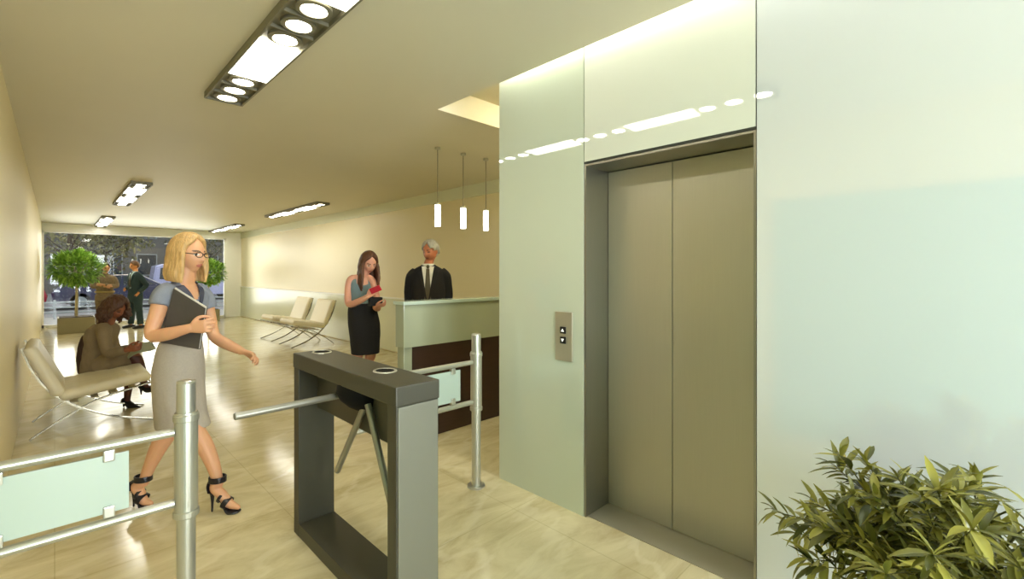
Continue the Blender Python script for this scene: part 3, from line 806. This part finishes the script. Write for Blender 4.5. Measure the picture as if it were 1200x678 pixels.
# ---- woman walking towards the turnstile
def shoe_heel(d, dv, ank, heel, ball, toe, gy):
    """strappy high heel: pixel points; gy ground row"""
    D = d+dv; b = BM()
    hb = P(heel[0], heel[1], D); bl = P(ball[0], ball[1], D); te = P(toe[0], toe[1], D); an = P(ank[0], ank[1], D)
    fd = (te-hb); fd.z = 0; fd.normalize(); side = UP.cross(fd)
    loft(b, [(hb-fd*.02-UP*.004, side*.022, UP*.006), (hb+fd*.02, side*.027, UP*.005), (hb.lerp(bl, .6)-UP*.004, side*.028, UP*.006), (bl-UP*.018, side*.038, UP*.012), (bl.lerp(te, .6)-UP*.013, side*.036, UP*.010), (te-UP*.006, side*.018, UP*.006)], 16, 4)
    hz = hb-fd*.016
    tube(b, [hz, V((hz.x, hz.y, hz.z*.5)), V((hz.x, hz.y, .001))-fd*.002], [.014, .008, .0055], 10, 3)
    loft(b, [(hb-fd*.032+UP*.0, side*.020, fd*.006), (hb-fd*.036+UP*.045, side*.026, fd*.007), (an-fd*.036+UP*.03, side*.028, fd*.006)], 14, 3)
    def band(c, ax, r1, r2, h):
        s2 = side; f2 = ax.cross(s2).normalized(); R = []
        for q, e in ((-h, 1), (h, 1), (h, .84), (-h, .84)):
            R.append([c+ax*q+(s2*math.cos(2*PI*i/24)*r1+f2*math.sin(2*PI*i/24)*r2)*e for i in range(24)])
        bb = BM(); rings(bb, R+[R[0]], caps=False); bmesh.ops.remove_doubles(bb, verts=bb.verts, dist=1e-6); bmesh.ops.recalc_face_normals(bb, faces=bb.faces)
        t = bpy.data.meshes.new('t'); bb.to_mesh(t); bb.free(); b.from_mesh(t); bpy.data.meshes.remove(t)
    band(an+UP*.028, UP, .044, .050, .018)
    band(bl.lerp(hb, .18)+UP*.014, (fd+UP*-.5).normalized(), .045, .034, .016)
    band(bl.lerp(hb, .55)+UP*.014, (fd+UP*-.6).normalized(), .038, .034, .009)
    return remesh(b, .0035, 2)
def walker():
    d = 2.82; th = -.26; f = dirv(th); l = UP.cross(f); skin = (222, 168, 128)
    H = Head(P(221, 298, d), dirv(-.12)+V((0, 0, -.12)), UP, .98)
    b = BM(); H.build(b)
    loft(b, secs([(214, 334, 0, .055, .06), (218, 322, 0, .048, .052), (219, 308, 0, .048, .052)], d, th), 20)
    loft(b, secs([(211, 448, 0, .10, .125), (212, 425, 0, .10, .125), (213, 400, 0, .078, .098), (214, 375, 0, .086, .108), (214, 356, 0, .100, .122), (214, 343, 0, .085, .128), (215, 334, 0, .05, .09)], d, th))
    limb(b, d, [(196, 340, -.09, .045), (191, 347, -.12, .047), (184, 368, -.16, .041), (178, 392, -.19, .037), (196, 391, -.215, .037), (212, 387, -.225, .030), (223, 384, -.225, .025)])
    hand(b, P(223, 384, d-.225), RT*1+V((0, 0, .12)), FW, 1, .75, .98, .2, .5)
    limb(b, d, [(232, 340, .08, .043), (239, 347, .12, .044), (245, 370, .14, .039), (251, 393, .14, .035), (266, 403, .10, .034), (283, 411, .06, .024)])
    hand(b, P(283, 411, d+.06), RT+V((0, 0, -.32)), -FW*.6-UP, 1, .62, .95, .1, .4)
    # legs and feet
    limb(b, d, [(206, 445, -.05, .070), (212, 470, -.04, .060), (227, 500, -.04, .048), (240, 522, -.03, .047), (250, 545, -.03, .037), (256, 566, -.03, .028)])
    limb(b, d, [(214, 445, .05, .070), (210, 470, .05, .060), (202, 500, .04, .048), (188, 520, .03, .050), (176, 545, .03, .036), (168, 565, .03, .028)])
    def foot(dv, a, h, bl, t):
        D = d+dv; A, Hh, B, T = [P(*q, D) for q in (a, h, bl, t)]
        tube(b, [A, Hh+UP*.025, Hh.lerp(B, .5)+UP*.022, B+UP*.012, T+UP*.006], [.030, .030, .029, .026, .014], 14, 4, round_ends=True)
    foot(-.03, (255, 566), (252, 576), (269, 592), (279, 595)); foot(.03, (168, 565), (160, 574), (168, 588), (177, 590.5))
    me = tint(remesh(b, .0042, 3), skin, H)
    body = link('person', me, M['skin'], smooth=True, origin=(P(212, 0, d).x, P(212, 0, d).y, 0))
    tag(body, 'blonde woman in slate blouse and beige skirt walking, dark folder against her chest', 'person')
    # blouse
    b = BM()
    loft(b, secs([(212, 404, 0, .096, .114), (213, 396, 0, .088, .107), (214, 375, 0, .096, .117), (214, 356, 0, .112, .132), (214, 343, 0, .097, .138), (214, 335, 0, .07, .105), (215, 331, 0, .056, .07)], d, th))
    tube(b, [P(200, 339, d-.07), P(192, 345, d-.115), P(187, 358, d-.145)], [.052, .056, .056], 16, 4)
    tube(b, [P(229, 339, d+.06), P(239, 347, d+.12), P(244, 361, d+.135)], [.050, .053, .053], 16, 4)
    me = remesh(b, .006, 4, wrinkle=.006, wscale=14)
    cc = P(214, 345, d)
    def vneck(p):
        q = p-cc; z = q.z; return q.dot(f) > .02 and abs(q.dot(l)) < .012+.42*max(0, z+.03) and z > -.03
    cut(me, vneck); bl = link('blouse', me, M['blouse'], body, smooth=True)
    tgt = BM(); loft(tgt, secs([(212, 404, 0, .096, .114), (214, 375, 0, .096, .117), (214, 356, 0, .112, .132), (214, 343, 0, .097, .138), (214, 333, 0, .06, .09)], d, th))
    tm = bpy.data.meshes.new('t'); tgt.to_mesh(tm); tgt.free()
    for s in (-1, 1):
        q = [(s*.012, -.05), (s*.030, -.055), (s*.085, .055), (s*.045, .06)]
        link('collar', drape(tm, cc, f, q, .004, .004), M['collar'], body, smooth=True)
    # skirt
    b = BM()
    loft(b, secs([(212, 399, 0, .094, .110), (211, 412, 0, .108, .124), (210, 432, 0, .120, .136), (210, 455, 0, .122, .134), (212, 478, 0, .134, .124), (215, 499, 0, .152, .118)], d, th+.12), 40, dome=False)
    me = remesh(b, .006, 3, wrinkle=.005, wscale=10, seed=4)
    link('skirt', me, M['skirt'], body, smooth=True)
    link('shoe', shoe_heel(d, -.03, (255, 566), (252, 577), (269, 594), (281, 597), 598), M['shoe'], body, smooth=True)
    link('shoe', shoe_heel(d, .03, (168, 565), (160, 574), (168, 589), (179, 592), 592), M['shoe'], body, smooth=True)
    # hair
    rng = random.Random(2); b = BM(); skullcap(b, H, 1.05, -.022, .012)
    def droop(p, t): return p-FW*0
    locks(b, H, 64, lambda a: 96 if abs(a) > 60 else 80, lambda a: .155 if abs(a) > 45 else (.13 if abs(a) > 25 else .06), rng, .0125, 1.09, .3, 68, spread=.014, wave=.004)
    me = remesh(b, .0045, 2)
    def face(p):
        x, y, z = H.loc(p); return x > .045 and abs(y) < .048 and z < .048
    link('hair', cut(me, face), M['blonde'], body, smooth=True)
    g = BM()
    for s in (-1, 1):
        ring = [H.w(.103+.004*math.cos(a), s*.033+.023*math.cos(a), .008+.016*math.sin(a)) for a in [2*PI*i/24 for i in range(25)]]
        tube(g, ring, .0022, 6); tube(g, [H.w(.100, s*.056, .012), H.w(.05, s*.080, .012), H.w(0, s*.083, .008)], .0022, 6)
    tube(g, [H.w(.108, -.011, .012), H.w(.112, 0, .014), H.w(.108, .011, .012)], .0022, 6)
    link('glasses', g, M['black'], body)
    # folder
    q = [P(205, 338, d-.135), P(242, 361, d-.165), P(234, 409, d-.185), P(190, 401, d-.165)]
    n = (q[1]-q[0]).cross(q[3]-q[0]).normalized()
    if n.dot(FW) > 0: n = -n
    def slab(q, t0, t1):
        bm = BM(); rings(bm, [[p+n*t0 for p in q], [p+n*t1 for p in q]]); bmesh.ops.recalc_face_normals(bm, faces=bm.faces); return bm
    cen = sum(q, V((0, 0, 0)))/4
    fo = link('folder', slab(q, .006, .010), M['folder']); tag(fo, 'dark folder with papers held by the walking blonde woman', 'folder')
    q2 = [p+(cen-p)*.03 for p in q]; up = (q[0]-q[3]).normalized()*.012
    link('papers', slab([q2[0]+up, q2[1]+up, q2[2], q2[3]], -.003, .0055), M['paper'], fo); link('back_cover', slab(q, -.0075, -.0035), M['folder'], fo)
walker()

# ---- woman looking at her phone
def phone_woman():
    d = 5.0; th = -.95; f = dirv(th); l = UP.cross(f); skin = (226, 166, 140)
    H = Head(P(432, 308, d), dirv(-.85)+V((0, 0, -.55)), UP, .98)
    b = BM(); H.build(b, 40, 30)
    loft(b, secs([(422, 328, 0, .055, .06), (428, 318, 0, .046, .050), (431, 308, 0, .046, .050)], d, th), 18)
    loft(b, secs([(426, 380, 0, .11, .145), (425, 362, 0, .095, .125), (424, 350, 0, .086, .112), (423, 338, 0, .096, .12), (422, 329, 0, .075, .115), (422, 323, 0, .05, .08)], d, th))
    limb(b, d, [(413, 326, -.05, .040), (410, 330, -.07, .042), (408, 342, -.09, .038), (409, 356, -.10, .036), (420, 353, -.19, .034), (431, 347, -.25, .025)])
    hand(b, P(431, 347, d-.25), P(441, 339, d-.25)-P(431, 347, d-.25), FW*.5+RT*.6+UP*.3, 1, .7, .95)
    limb(b, d, [(433, 326, .02, .040), (437, 331, .02, .041), (441, 345, .0, .036), (443, 360, -.05, .034), (440, 360, -.14, .031), (440, 358, -.19, .025)])
    hand(b, P(440, 358, d-.19), RT+V((0, 0, .1)), UP*.8+FW*.4, 1, .8, .95)
    gy = 319+783/d
    for s, (kx, fx, dv) in ((1, (419, 409, -.05)), (-1, (434, 430, .05))):
        g = 319+CAMZ*FL/(d+dv)
        limb(b, d, [(420 if s > 0 else 432, 385, dv, .085), (kx, 414, dv, .062), (kx-1, 421, dv, .052), (kx-2, 440, dv, .048), (fx+2, 462, dv, .030), (fx+1, g-7, dv, .030)])
        tube(b, [P(fx+1, g-5, d+dv), P(fx+2, g-4, d+dv)-FW*.06, P(fx+4, g-2.5, d+dv)-FW*.13], [.032, .032, .02], 12, 3, round_ends=True)
    body = link('person', tint(remesh(b, .0055, 3), skin, H), M['skin'], smooth=True, origin=(P(425, 0, d).x, P(425, 0, d).y, 0))
    tag(body, 'woman in grey-blue top and black skirt looking down at a red phone', 'person')
    b = BM(); loft(b, secs([(425, 364, 0, .108, .138), (424, 350, 0, .096, .122), (423, 338, 0, .106, .13), (422, 330, 0, .087, .122), (422, 325, 0, .056, .085)], d, th))
    me = remesh(b, .006, 3, wrinkle=.004); cc = P(422, 330, d)
    cut(me, lambda p: (p-cc).dot(f) > .0 and p.z > cc.z-.035+((p-cc).dot(l)/.07)**2*.02 and abs((p-cc).dot(l)) < .062)
    link('top', me, M['teal_top'], body, smooth=True)
    b = BM(); loft(b, secs([(424, 355, 0, .105, .132), (425, 366, 0, .122, .155), (427, 382, 0, .130, .165), (428, 400, 0, .125, .155), (428, 414, 0, .12, .145)], d, th), 32, dome=False)
    link('skirt', remesh(b, .009, 3, wrinkle=.004, wscale=10), M['black_cloth'], body, smooth=True)
    for fx, dv in ((409, -.05), (430, .05)):
        g = 319+CAMZ*FL/(d+dv); b = BM(); D = d+dv
        tube(b, [P(fx, g-3, D)+FW*.03, P(fx+2, g-2.5, D)-FW*.07, P(fx+4, g-2, D)-FW*.17], [.036, .036, .022], 14, 4, flat=(UP, .8), round_ends=True)
        hp = P(fx, g-3, D)+FW*.04; tube(b, [hp, V((hp.x, hp.y, .002))], [.012, .009], 8)
        link('shoe', remesh(b, .006, 2), M['shoe'], body, smooth=True)
    rng = random.Random(5); b = BM(); skullcap(b, H, 1.04, -.02, .012)
    locks(b, H, 54, lambda a: 98 if abs(a) > 60 else 84, lambda a: .27 if abs(a) > 35 else .2, rng, .0135, 1.08, .1, 66, spread=.02, wave=.007, droop=lambda p, t: p+f*.03*t+(FW*-.02*t))
    link('hair', cut(remesh(b, .006, 2), lambda p: H.loc(p)[0] > .05 and abs(H.loc(p)[1]) < .043 and H.loc(p)[2] < .05), M['brown_hair'], body, smooth=True)
    c = P(440, 339, d-.285); u = (UP*.35+f*.2+RT*.8).normalized(); s = u.cross(f).normalized(); nn = s.cross(u)
    pm = BM(); box(pm, -.03, -.06, -.005, .03, .06, .005, bev=.003); pm.transform(Matrix.Translation(c) @ Matrix((s, u, nn)).transposed().to_4x4())
    ph = link('phone', pm, M['phone_red']); tag(ph, 'small red mobile phone in the hand of the woman by the counter', 'phone')
    pm = BM(); box(pm, -.026, -.053, -.0066, .026, .053, -.0051); pm.transform(Matrix.Translation(c) @ Matrix((s, u, nn)).transposed().to_4x4()); link('screen', pm, M['black'], ph)
    c = P(440, 353, d-.19); pm = BM(); box(pm, -.07, -.03, -.045, .07, .03, .045, bev=.015, seg=3); pm.transform(Matrix.Translation(c) @ Matrix((l, f, UP)).transposed().to_4x4())
    cl = link('handbag', pm, M['black_cloth']); tag(cl, 'small black clutch bag at the waist of the woman with the phone', 'bag')
    pm = BM(); box(pm, -.06, -.034, .0, .06, -.0301, .04, bev=.0015); pm.transform(Matrix.Translation(c) @ Matrix((l, f, UP)).transposed().to_4x4()); link('flap', pm, M['shoe'], cl)
phone_woman()

# ---- men in suits
def suit_man(d, px, th, hx, hy, hd, mats, lab, arms, legs, sh=.0, top=308, foot=None, k=1.0, voxel=.007, seed=1, sit=False, jacket_len=None, hair_col='grey_hair', tie=True, skin=(196, 128, 92), beard=None, tilt=-.05, wid=1.0):
    """d depth, px body column, arms/legs lists of limb points in metres relative to (column, ground) : (u, dv, z, r)"""
    G0 = P(px, HY+CAMZ*FL/d, d)
    f = dirv(th); l = UP.cross(f)
    def Q(a, b, z): return G0+l*a+f*b+UP*z           # a lateral (their left), b forward
    jm, tm_, sm, tiem = mats
    H = Head(P(hx, hy, d), dirv(hd)+V((0, 0, tilt)), UP, 1.02, female=False)
    nz = H.c.z
    b = BM(); H.build(b, 40, 30)
    loft(b, [(Q(0, 0, nz-.21), f*.06, l*.062), (Q(0, .005, nz-.14), f*.052, l*.054), (H.c-UP*.05-H.f*.025, f*.048, l*.052)], 18)
    S = nz-.20
    loft(b, [(Q(0, 0, S-.55), f*.10, l*.14), (Q(0, 0, S-.3), f*.11, l*.15), (Q(0, 0, S-.08), f*.09, l*.14), (Q(0, 0, S+.0), f*.06, l*.09)])
    hands = []
    for A in arms:
        pts = [Q(a, bb, z) for a, bb, z in A['p']]
        tube(b, pts, A.get('r', [.04, .044, .042, .038, .028]), 14, 4, round_ends=True)
        hand(b, pts[-1], A['d'](f, l), A['n'](f, l), A.get('t', 1), A.get('c', .6), 1.0)
    for L in legs: tube(b, [Q(*p) for p in L], [.085, .06, .055, .038], 14, 4, round_ends=True)
    body = link('person', tint(remesh(b, voxel, 3), skin, H, eyes=False, lips=(150, 84, 66), beard=beard), M['skin'], smooth=True, origin=(G0.x, G0.y, 0)); tag(body, lab, 'person')
    jl = jacket_len or .66
    b = BM(); W = wid
    T = [(Q(0, 0, S-jl), f*.135, l*.195*W), (Q(0, 0, S-.42), f*.125, l*.18*W), (Q(0, 0, S-.22), f*.135, l*.195*W), (Q(0, 0, S-.07), f*.12, l*.20*W), (Q(0, 0, S-.01), f*.10, l*.17*W), (Q(0, 0, S+.04), f*.068, l*.085)]
    loft(b, T, 36, 4, 2.4)
    for A in arms:
        pts = [Q(a, bb, z) for a, bb, z in A['p']]; tube(b, [pts[0]]+pts[1:-1]+[pts[-1].lerp(pts[-2], .12)], [.074, .072, .062, .056, .044][:len(pts)], 16, 4)
    me = remesh(b, voxel, 3, wrinkle=.006, wscale=9, seed=seed)
    tgt = me.copy()
    jk = link('jacket', me, jm, body, smooth=True)
    cc = Q(0, 0, S)
    sh = drape(tgt, cc, f, [(-.02, -.38), (.02, -.38), (.08, .03), (-.08, .03)], .003, .002, 12, 20)
    link('shirt', sh, sm, body, smooth=True)
    # shirt collar
    b = BM(); R = []
    for q, e in ((0, 1.0), (.032, .93), (.032, .86), (0, .9)):
        R.append([Q(0, .01, S+.028)+UP*q+f*(math.cos(2*PI*i/28)*.074*e)+l*(math.sin(2*PI*i/28)*.076*e) for i in range(28)])
    rings(b, R+[R[0]], caps=False); bmesh.ops.remove_doubles(b, verts=b.verts, dist=1e-6); link('shirt_collar', b, sm, body, smooth=True)
    if tie:
        t1 = drape(tgt, cc, f, [(-.036, -.34), (.036, -.34), (.018, .005), (-.018, .005)], .007, .004, 8, 20); link('tie', t1, tiem, body, smooth=True)
        t2 = BM(); ellipsoid(t2, Q(0, .088, S+.026), (.018, .018, .022)); link('tie_knot', t2, tiem, body, smooth=True)
    for s in (-1, 1):
        lp = drape(tgt, cc, f, [(s*.004, -.37), (s*.012, -.37), (s*.125, -.02), (s*.07, .035)], .008, .004, 8, 20); link('lapel', lp, jm, body, smooth=True)
    if legs:
        b = BM()
        for L in legs:
            pts = [Q(*p) for p in L]; tube(b, pts[:-1]+[pts[-1]-UP*.0], [.115, .085, .075, .068], 18, 4)
        loft(b, [(Q(0, 0, S-.72), f*.13, l*.17*W), (Q(0, 0, S-.5), f*.12, l*.165*W)], 24, 2)
        link('trousers', remesh(b, voxel, 3, wrinkle=.008, wscale=8), tm_, body, smooth=True)
        for L in legs:
            p = Q(*L[-1]); p.z = 0; b = BM()
            tube(b, [p-f*.06+UP*.045, p+f*.06+UP*.042, p+f*.17+UP*.03], [.044, .046, .032], 14, 4, flat=(l, 1.0), round_ends=True)
            link('shoe', remesh(b, .008, 2), M['shoe'], body, smooth=True)
    rng = random.Random(seed); b = BM(); skullcap(b, H, 1.0, -.024, .022)
    locks(b, H, 44, lambda a: 58 if abs(a) < 40 else (84 if abs(a) < 110 else 108), lambda a: 0, rng, .012, 1.08, .2, 30)
    link('hair', cut(remesh(b, .006, 2), lambda p: H.loc(p)[0] > .045 and H.loc(p)[2] < .050), M[hair_col], body, smooth=True)
    bpy.data.meshes.remove(tgt)
    return body, Q, S
hang = lambda s, S: dict(p=[(s*.13, 0, S-.045), (s*.18, .0, S-.09), (s*.21, -.02, S-.2), (s*.22, -.03, S-.30), (s*.21, .04, S-.55)], d=lambda f, l: f*.2-UP, n=lambda f, l: -l*s, t=-s, c=.35)
d0 = 5.25; S0 = CAMZ-(294.5-HY)/FL*d0-.20
suit_man(d0, 502, -1.45, 504.5, 294.5, -2.0, (M['black_cloth'], M['black_cloth'], M['shirt'], M['tie']), 'grey-haired man in black suit and tie standing behind the reception counter',
         [hang(1, S0), hang(-1, S0)], [[(s*.09, 0, .92), (s*.10, .0, .5), (s*.10, -.02, .45), (s*.11, -.02, .10)] for s in (-1, 1)], voxel=.006, seed=7, skin=(190, 118, 84), tilt=-.22)
# two men talking by the window
S1 = CAMZ-(314-HY)/FL*12.3-.20
A1 = lambda s: dict(p=[(s*.13, 0, S1-.045), (s*.18, .0, S1-.09), (s*.23, .02, S1-.2), (s*.22, .08, S1-.29), (-s*.02, .21, S1-.26+.02*s)], d=lambda f, l: -l*s*.9+UP*.1, n=lambda f, l: -f, t=s, c=.3)
b1, Q1, _ = suit_man(12.3, 123, -.9, 124.5, 314, -.6, (M['camo'], M['camo'], M['camo'], M['belt']), 'man in patterned khaki clothes with folded arms standing near the window',
         [A1(1), A1(-1)], [[(s*.09, 0, .86), (s*.11, .0, .5), (s*.11, -.02, .44), (s*.12, -.02, .10)] for s in (-1, 1)], voxel=.010, seed=3, hair_col='dark_hair', tie=False, skin=(206, 150, 104), tilt=-.2)
rg = BM(); R = []
for q, e in ((-.022, 1), (.022, 1), (.022, .9), (-.022, .9)):
    R.append([Q1(0, 0, S1-.43+q)+dirv(-.9)*(math.cos(2*PI*i/28)*.152*e)+UP.cross(dirv(-.9))*(math.sin(2*PI*i/28)*.205*e) for i in range(28)])
rings(rg, R+[R[0]], caps=False); bmesh.ops.remove_doubles(rg, verts=rg.verts, dist=1e-6); link('belt', rg, M['belt'], b1, smooth=True)
d2 = 12.05; S2 = CAMZ-(311.5-HY)/FL*d2-.20
suit_man(d2, 159, -1.9, 157.5, 311.5, -2.0, (M['teal_suit'], M['teal_suit'], M['pale_shirt'], M['tie']), 'man in dark teal suit and pale shirt standing with feet apart near the window',
         [dict(p=[(.13, 0, S2-.045), (.18, 0, S2-.09), (.25, -.05, S2-.22), (.27, -.08, S2-.32), (.19, .06, S2-.5)], d=lambda f, l: -UP-l*.3, n=lambda f, l: -l, t=-1, c=.4),
          dict(p=[(-.13, 0, S2-.045), (-.18, 0, S2-.09), (-.24, -.02, S2-.22), (-.24, .0, S2-.32), (-.14, .18, S2-.42)], d=lambda f, l: l*.6+f*.5, n=lambda f, l: -f, t=1, c=.5)],
         [[(s*.09, 0, .88), (s*.13, .02, .5), (s*.14, .0, .44), (s*.19, .0, .10)] for s in (-1, 1)], voxel=.010, seed=9, hair_col='fair_hair', tie=True, skin=(220, 150, 90), tilt=-.18)

# ---- seated woman reading
def reader():
    d = 4.93; th = -.15; f = dirv(th); skin = (150, 92, 66)
    H = Head(P(135, 361, d), dirv(-.1)+V((0, 0, -.65)), UP, .96)
    b = BM(); H.build(b, 40, 30)
    loft(b, secs([(124, 384, 0, .055, .06), (129, 374, 0, .048, .05), (133, 364, 0, .046, .05)], d, th), 18)
    loft(b, secs([(117, 434, 0, .12, .15), (117, 424, 0, .12, .145), (117, 408, 0, .095, .12), (120, 394, 0, .10, .135), (123, 383, 0, .075, .125), (124, 379, 0, .05, .08)], d, th))
    limb(b, d, [(122, 384, -.12, .045), (122, 390, -.16, .046), (124, 402, -.18, .042), (128, 413, -.19, .037), (140, 411, -.20, .034), (150, 409, -.20, .025)])
    hand(b, P(150, 409, d-.20), RT+UP*.15, UP*.3+FW, 1, .7, .95)
    limb(b, d, [(127, 384, .10, .044), (129, 390, .12, .045), (132, 402, .12, .040), (137, 410, .10, .036), (146, 409, .0, .033), (156, 407, -.04, .025)])
    hand(b, P(156, 407, d-.04), RT+UP*.15, UP*.3-FW, -1, .7, .95)
    # crossed legs: the far one on the ground, the near one over it
    limb(b, d, [(120, 430, .06, .085), (138, 425, .06, .078), (154, 424, .05, .060), (153, 440, .03, .052), (150, 458, .03, .036), (149, 469, .03, .028)])
    limb(b, d, [(120, 429, -.07, .085), (140, 421, -.04, .078), (157, 418, .0, .060), (164, 432, .02, .052), (168, 445, .02, .036), (170, 452, .02, .028)])
    tube(b, [P(149, 470, d+.03), P(153, 474, d+.03), P(160, 476.5, d+.03)], [.028, .028, .018], 12, 4, round_ends=True)
    tube(b, [P(169, 452, d+.02), P(174, 454, d+.02), P(181, 453, d+.02)], [.028, .027, .016], 12, 4, round_ends=True)
    me = tint(remesh(b, .0055, 3), skin, H, eyes=False, lips=(120, 60, 50), extra=lambda p: (84, 44, 38) if p.z < .56 else None)
    body = link('person', me, M['skin'], smooth=True, origin=(P(118, 0, d).x, P(118, 0, d).y, 0)); tag(body, 'seated woman in taupe suit reading a newspaper, legs crossed, on left lounge chair', 'person')
    b = BM()
    loft(b, secs([(117, 435, 0, .145, .165), (116, 424, 0, .14, .16), (116, 408, 0, .115, .14), (119, 394, 0, .12, .15), (122, 384, 0, .10, .145), (124, 379, 0, .06, .09)], d, th))
    tube(b, [P(122, 383, d-.10), P(122, 390, d-.16), P(124, 402, d-.18), P(128, 413, d-.19), P(140, 411, d-.20), P(147, 410, d-.20)], [.06, .064, .058, .054, .047, .04], 16, 3)
    tube(b, [P(127, 383, d+.08), P(129, 390, d+.12), P(132, 402, d+.12), P(137, 410, d+.10), P(146, 409, d+.0), P(153, 408, d-.03)], [.06, .062, .056, .05, .045, .038], 16, 3)
    jk = remesh(b, .007, 3, wrinkle=.009, wscale=14, seed=3); link('jacket', jk, M['taupe'], body, smooth=True)
    b = BM(); loft(b, secs([(110, 434, .0, .075, .15), (108.5, 420, .0, .075, .15), (108.5, 406, .0, .07, .135), (112, 392, .0, .07, .13)], d, th)); 
    link('back_shade', remesh(b, .008, 3, wrinkle=.008), M['taupe_shade'], body, smooth=True)  # dark layer over the jacket back, its shade put into the colour
    b = BM()
    tube(b, [P(118, 430, d-.07), P(139, 421, d-.05), P(154, 417.5, d-.01)], [.12, .098, .078], 20, 4)
    tube(b, [P(119, 431, d+.06), P(137, 426, d+.06), P(151, 424, d+.05)], [.115, .095, .076], 20, 4)
    link('skirt', remesh(b, .007, 4, wrinkle=.006), M['taupe'], body, smooth=True)
    for (h, bl, t, dv, gy) in (((147, 470), (155, 476), (163, 478), .03, None), ((167, 453), (174, 456), (183, 455), .02, 1)):
        D = d+dv; a, q, e = [P(*z, D) for z in (h, bl, t)]; b = BM()
        tube(b, [a-RT*.01+UP*.01, a.lerp(q, .5), q, e], [.034, .034, .036, .020], 14, 4, round_ends=True)
        he = V((a.x, a.y, .002)) if not gy else a-UP*.085+RT*.005
        tube(b, [a-RT*.018, he-RT*.018], [.016, .007], 8)
        link('shoe', remesh(b, .005, 2), M['shoe'], body, smooth=True)
    rng = random.Random(8); b = BM(); skullcap(b, H, 1.1, -.02, .014)
    locks(b, H, 50, lambda a: 100 if abs(a) > 60 else 80, lambda a: .10 if abs(a) > 50 else .05, rng, .017, 1.14, .2, 66, spread=.03, wave=.02)
    locks(b, H, 22, lambda a: 110, lambda a: .14 if abs(a) > 90 else 0, rng, .018, 1.2, .2, 66, spread=.02, wave=.025)
    link('hair', cut(remesh(b, .007, 1, wrinkle=.010, wscale=40), lambda p: H.loc(p)[0] > .055 and abs(H.loc(p)[1]) < .05 and H.loc(p)[2] < .045), M['auburn'], body, smooth=True)
    # newspaper
    bm = BM(); A = []; B = []; n = 10; e1 = P(150, 421, d-.13); e2 = P(183, 407, d-.10); e3 = P(178, 398, d+.10); e4 = P(147, 408, d+.06)
    for i in range(n+1):
        r1 = []; r2 = []
        for j in range(n+1):
            s, t = i/n, j/n; p = e1.lerp(e2, s).lerp(e4.lerp(e3, s), t)+UP*(.018*math.sin(s*PI*1.6)+.02*abs(t-.5))
            r1.append(bm.verts.new(p)); r2.append(bm.verts.new(p-UP*.006))
        A.append(r1); B.append(r2)
    for i in range(n):
        for j in range(n): bm.faces.new((A[i][j], A[i+1][j], A[i+1][j+1], A[i][j+1])); bm.faces.new((B[i][j], B[i][j+1], B[i+1][j+1], B[i+1][j]))
    for i in range(n):
        bm.faces.new((A[i][0], B[i][0], B[i+1][0], A[i+1][0])); bm.faces.new((A[i][n], A[i+1][n], B[i+1][n], B[i][n]))
        bm.faces.new((A[0][i], A[0][i+1], B[0][i+1], B[0][i])); bm.faces.new((A[n][i], B[n][i], B[n][i+1], A[n][i+1]))
    bmesh.ops.recalc_face_normals(bm, faces=bm.faces)
    tag(link('newspaper', bm, M['news'], smooth=True), 'folded grey-green paper open in the hands of the seated woman', 'newspaper')
reader()
# ------------------------------------------------------------------ light
w = bpy.data.worlds.new('world'); SC.world = w; w.use_nodes = True
bg = w.node_tree.nodes['Background']; sky = w.node_tree.nodes.new('ShaderNodeTexSky')
sky.sky_type = 'NISHITA'; sky.sun_disc = False; sky.sun_elevation = math.radians(40); sky.air_density = 2; sky.dust_density = 6; sky.ozone_density = 1
mxw = w.node_tree.nodes.new('ShaderNodeMix'); mxw.data_type = 'RGBA'; mxw.inputs[0].default_value = .75; mxw.inputs[7].default_value = (.9, .92, .95, 1)
hs = w.node_tree.nodes.new('ShaderNodeMix'); hs.data_type = 'RGBA'; hs.blend_type = 'MULTIPLY'; hs.inputs[0].default_value = 1; hs.inputs[7].default_value = (.15, .15, .15, 1)
w.node_tree.links.new(sky.outputs[0], hs.inputs[6]); w.node_tree.links.new(hs.outputs[2], mxw.inputs[6])
w.node_tree.links.new(mxw.outputs[2], bg.inputs[0]); bg.inputs[1].default_value = 1.7
def area(name, loc, rot, sx, sy, power, c):
    l = bpy.data.lights.new(name, 'AREA'); l.shape = 'RECTANGLE'; l.size = sx; l.size_y = sy; l.energy = power; l.color = c
    o = bpy.data.objects.new(name, l); COL.objects.link(o); o.location = loc; o.rotation_euler = rot; return o
area('window_daylight', (1.9, YB+.35, 1.5), (-PI/2, 0, 0), 3.8, 2.2, 150, (1, .96, .84))      # street window, facing down the hall
area('entrance_daylight', (1.0, YF-.3, 1.4), (PI/2, 0, 0), 2.4, 2.2, 275, (.94, .96, 1))      # glazed front behind the camera
SC.render.film_transparent = False
c = SC.cycles
c.use_denoising = True; c.max_bounces = 10; c.diffuse_bounces = 6; c.glossy_bounces = 5; c.transparent_max_bounces = 12; c.sample_clamp_indirect = 6
c.caustics_reflective = False; c.caustics_refractive = False
SC.view_settings.view_transform = 'Standard'; SC.view_settings.look = 'None'; SC.view_settings.exposure = 0.15; SC.view_settings.gamma = 1
SC.view_settings.use_curve_mapping = False
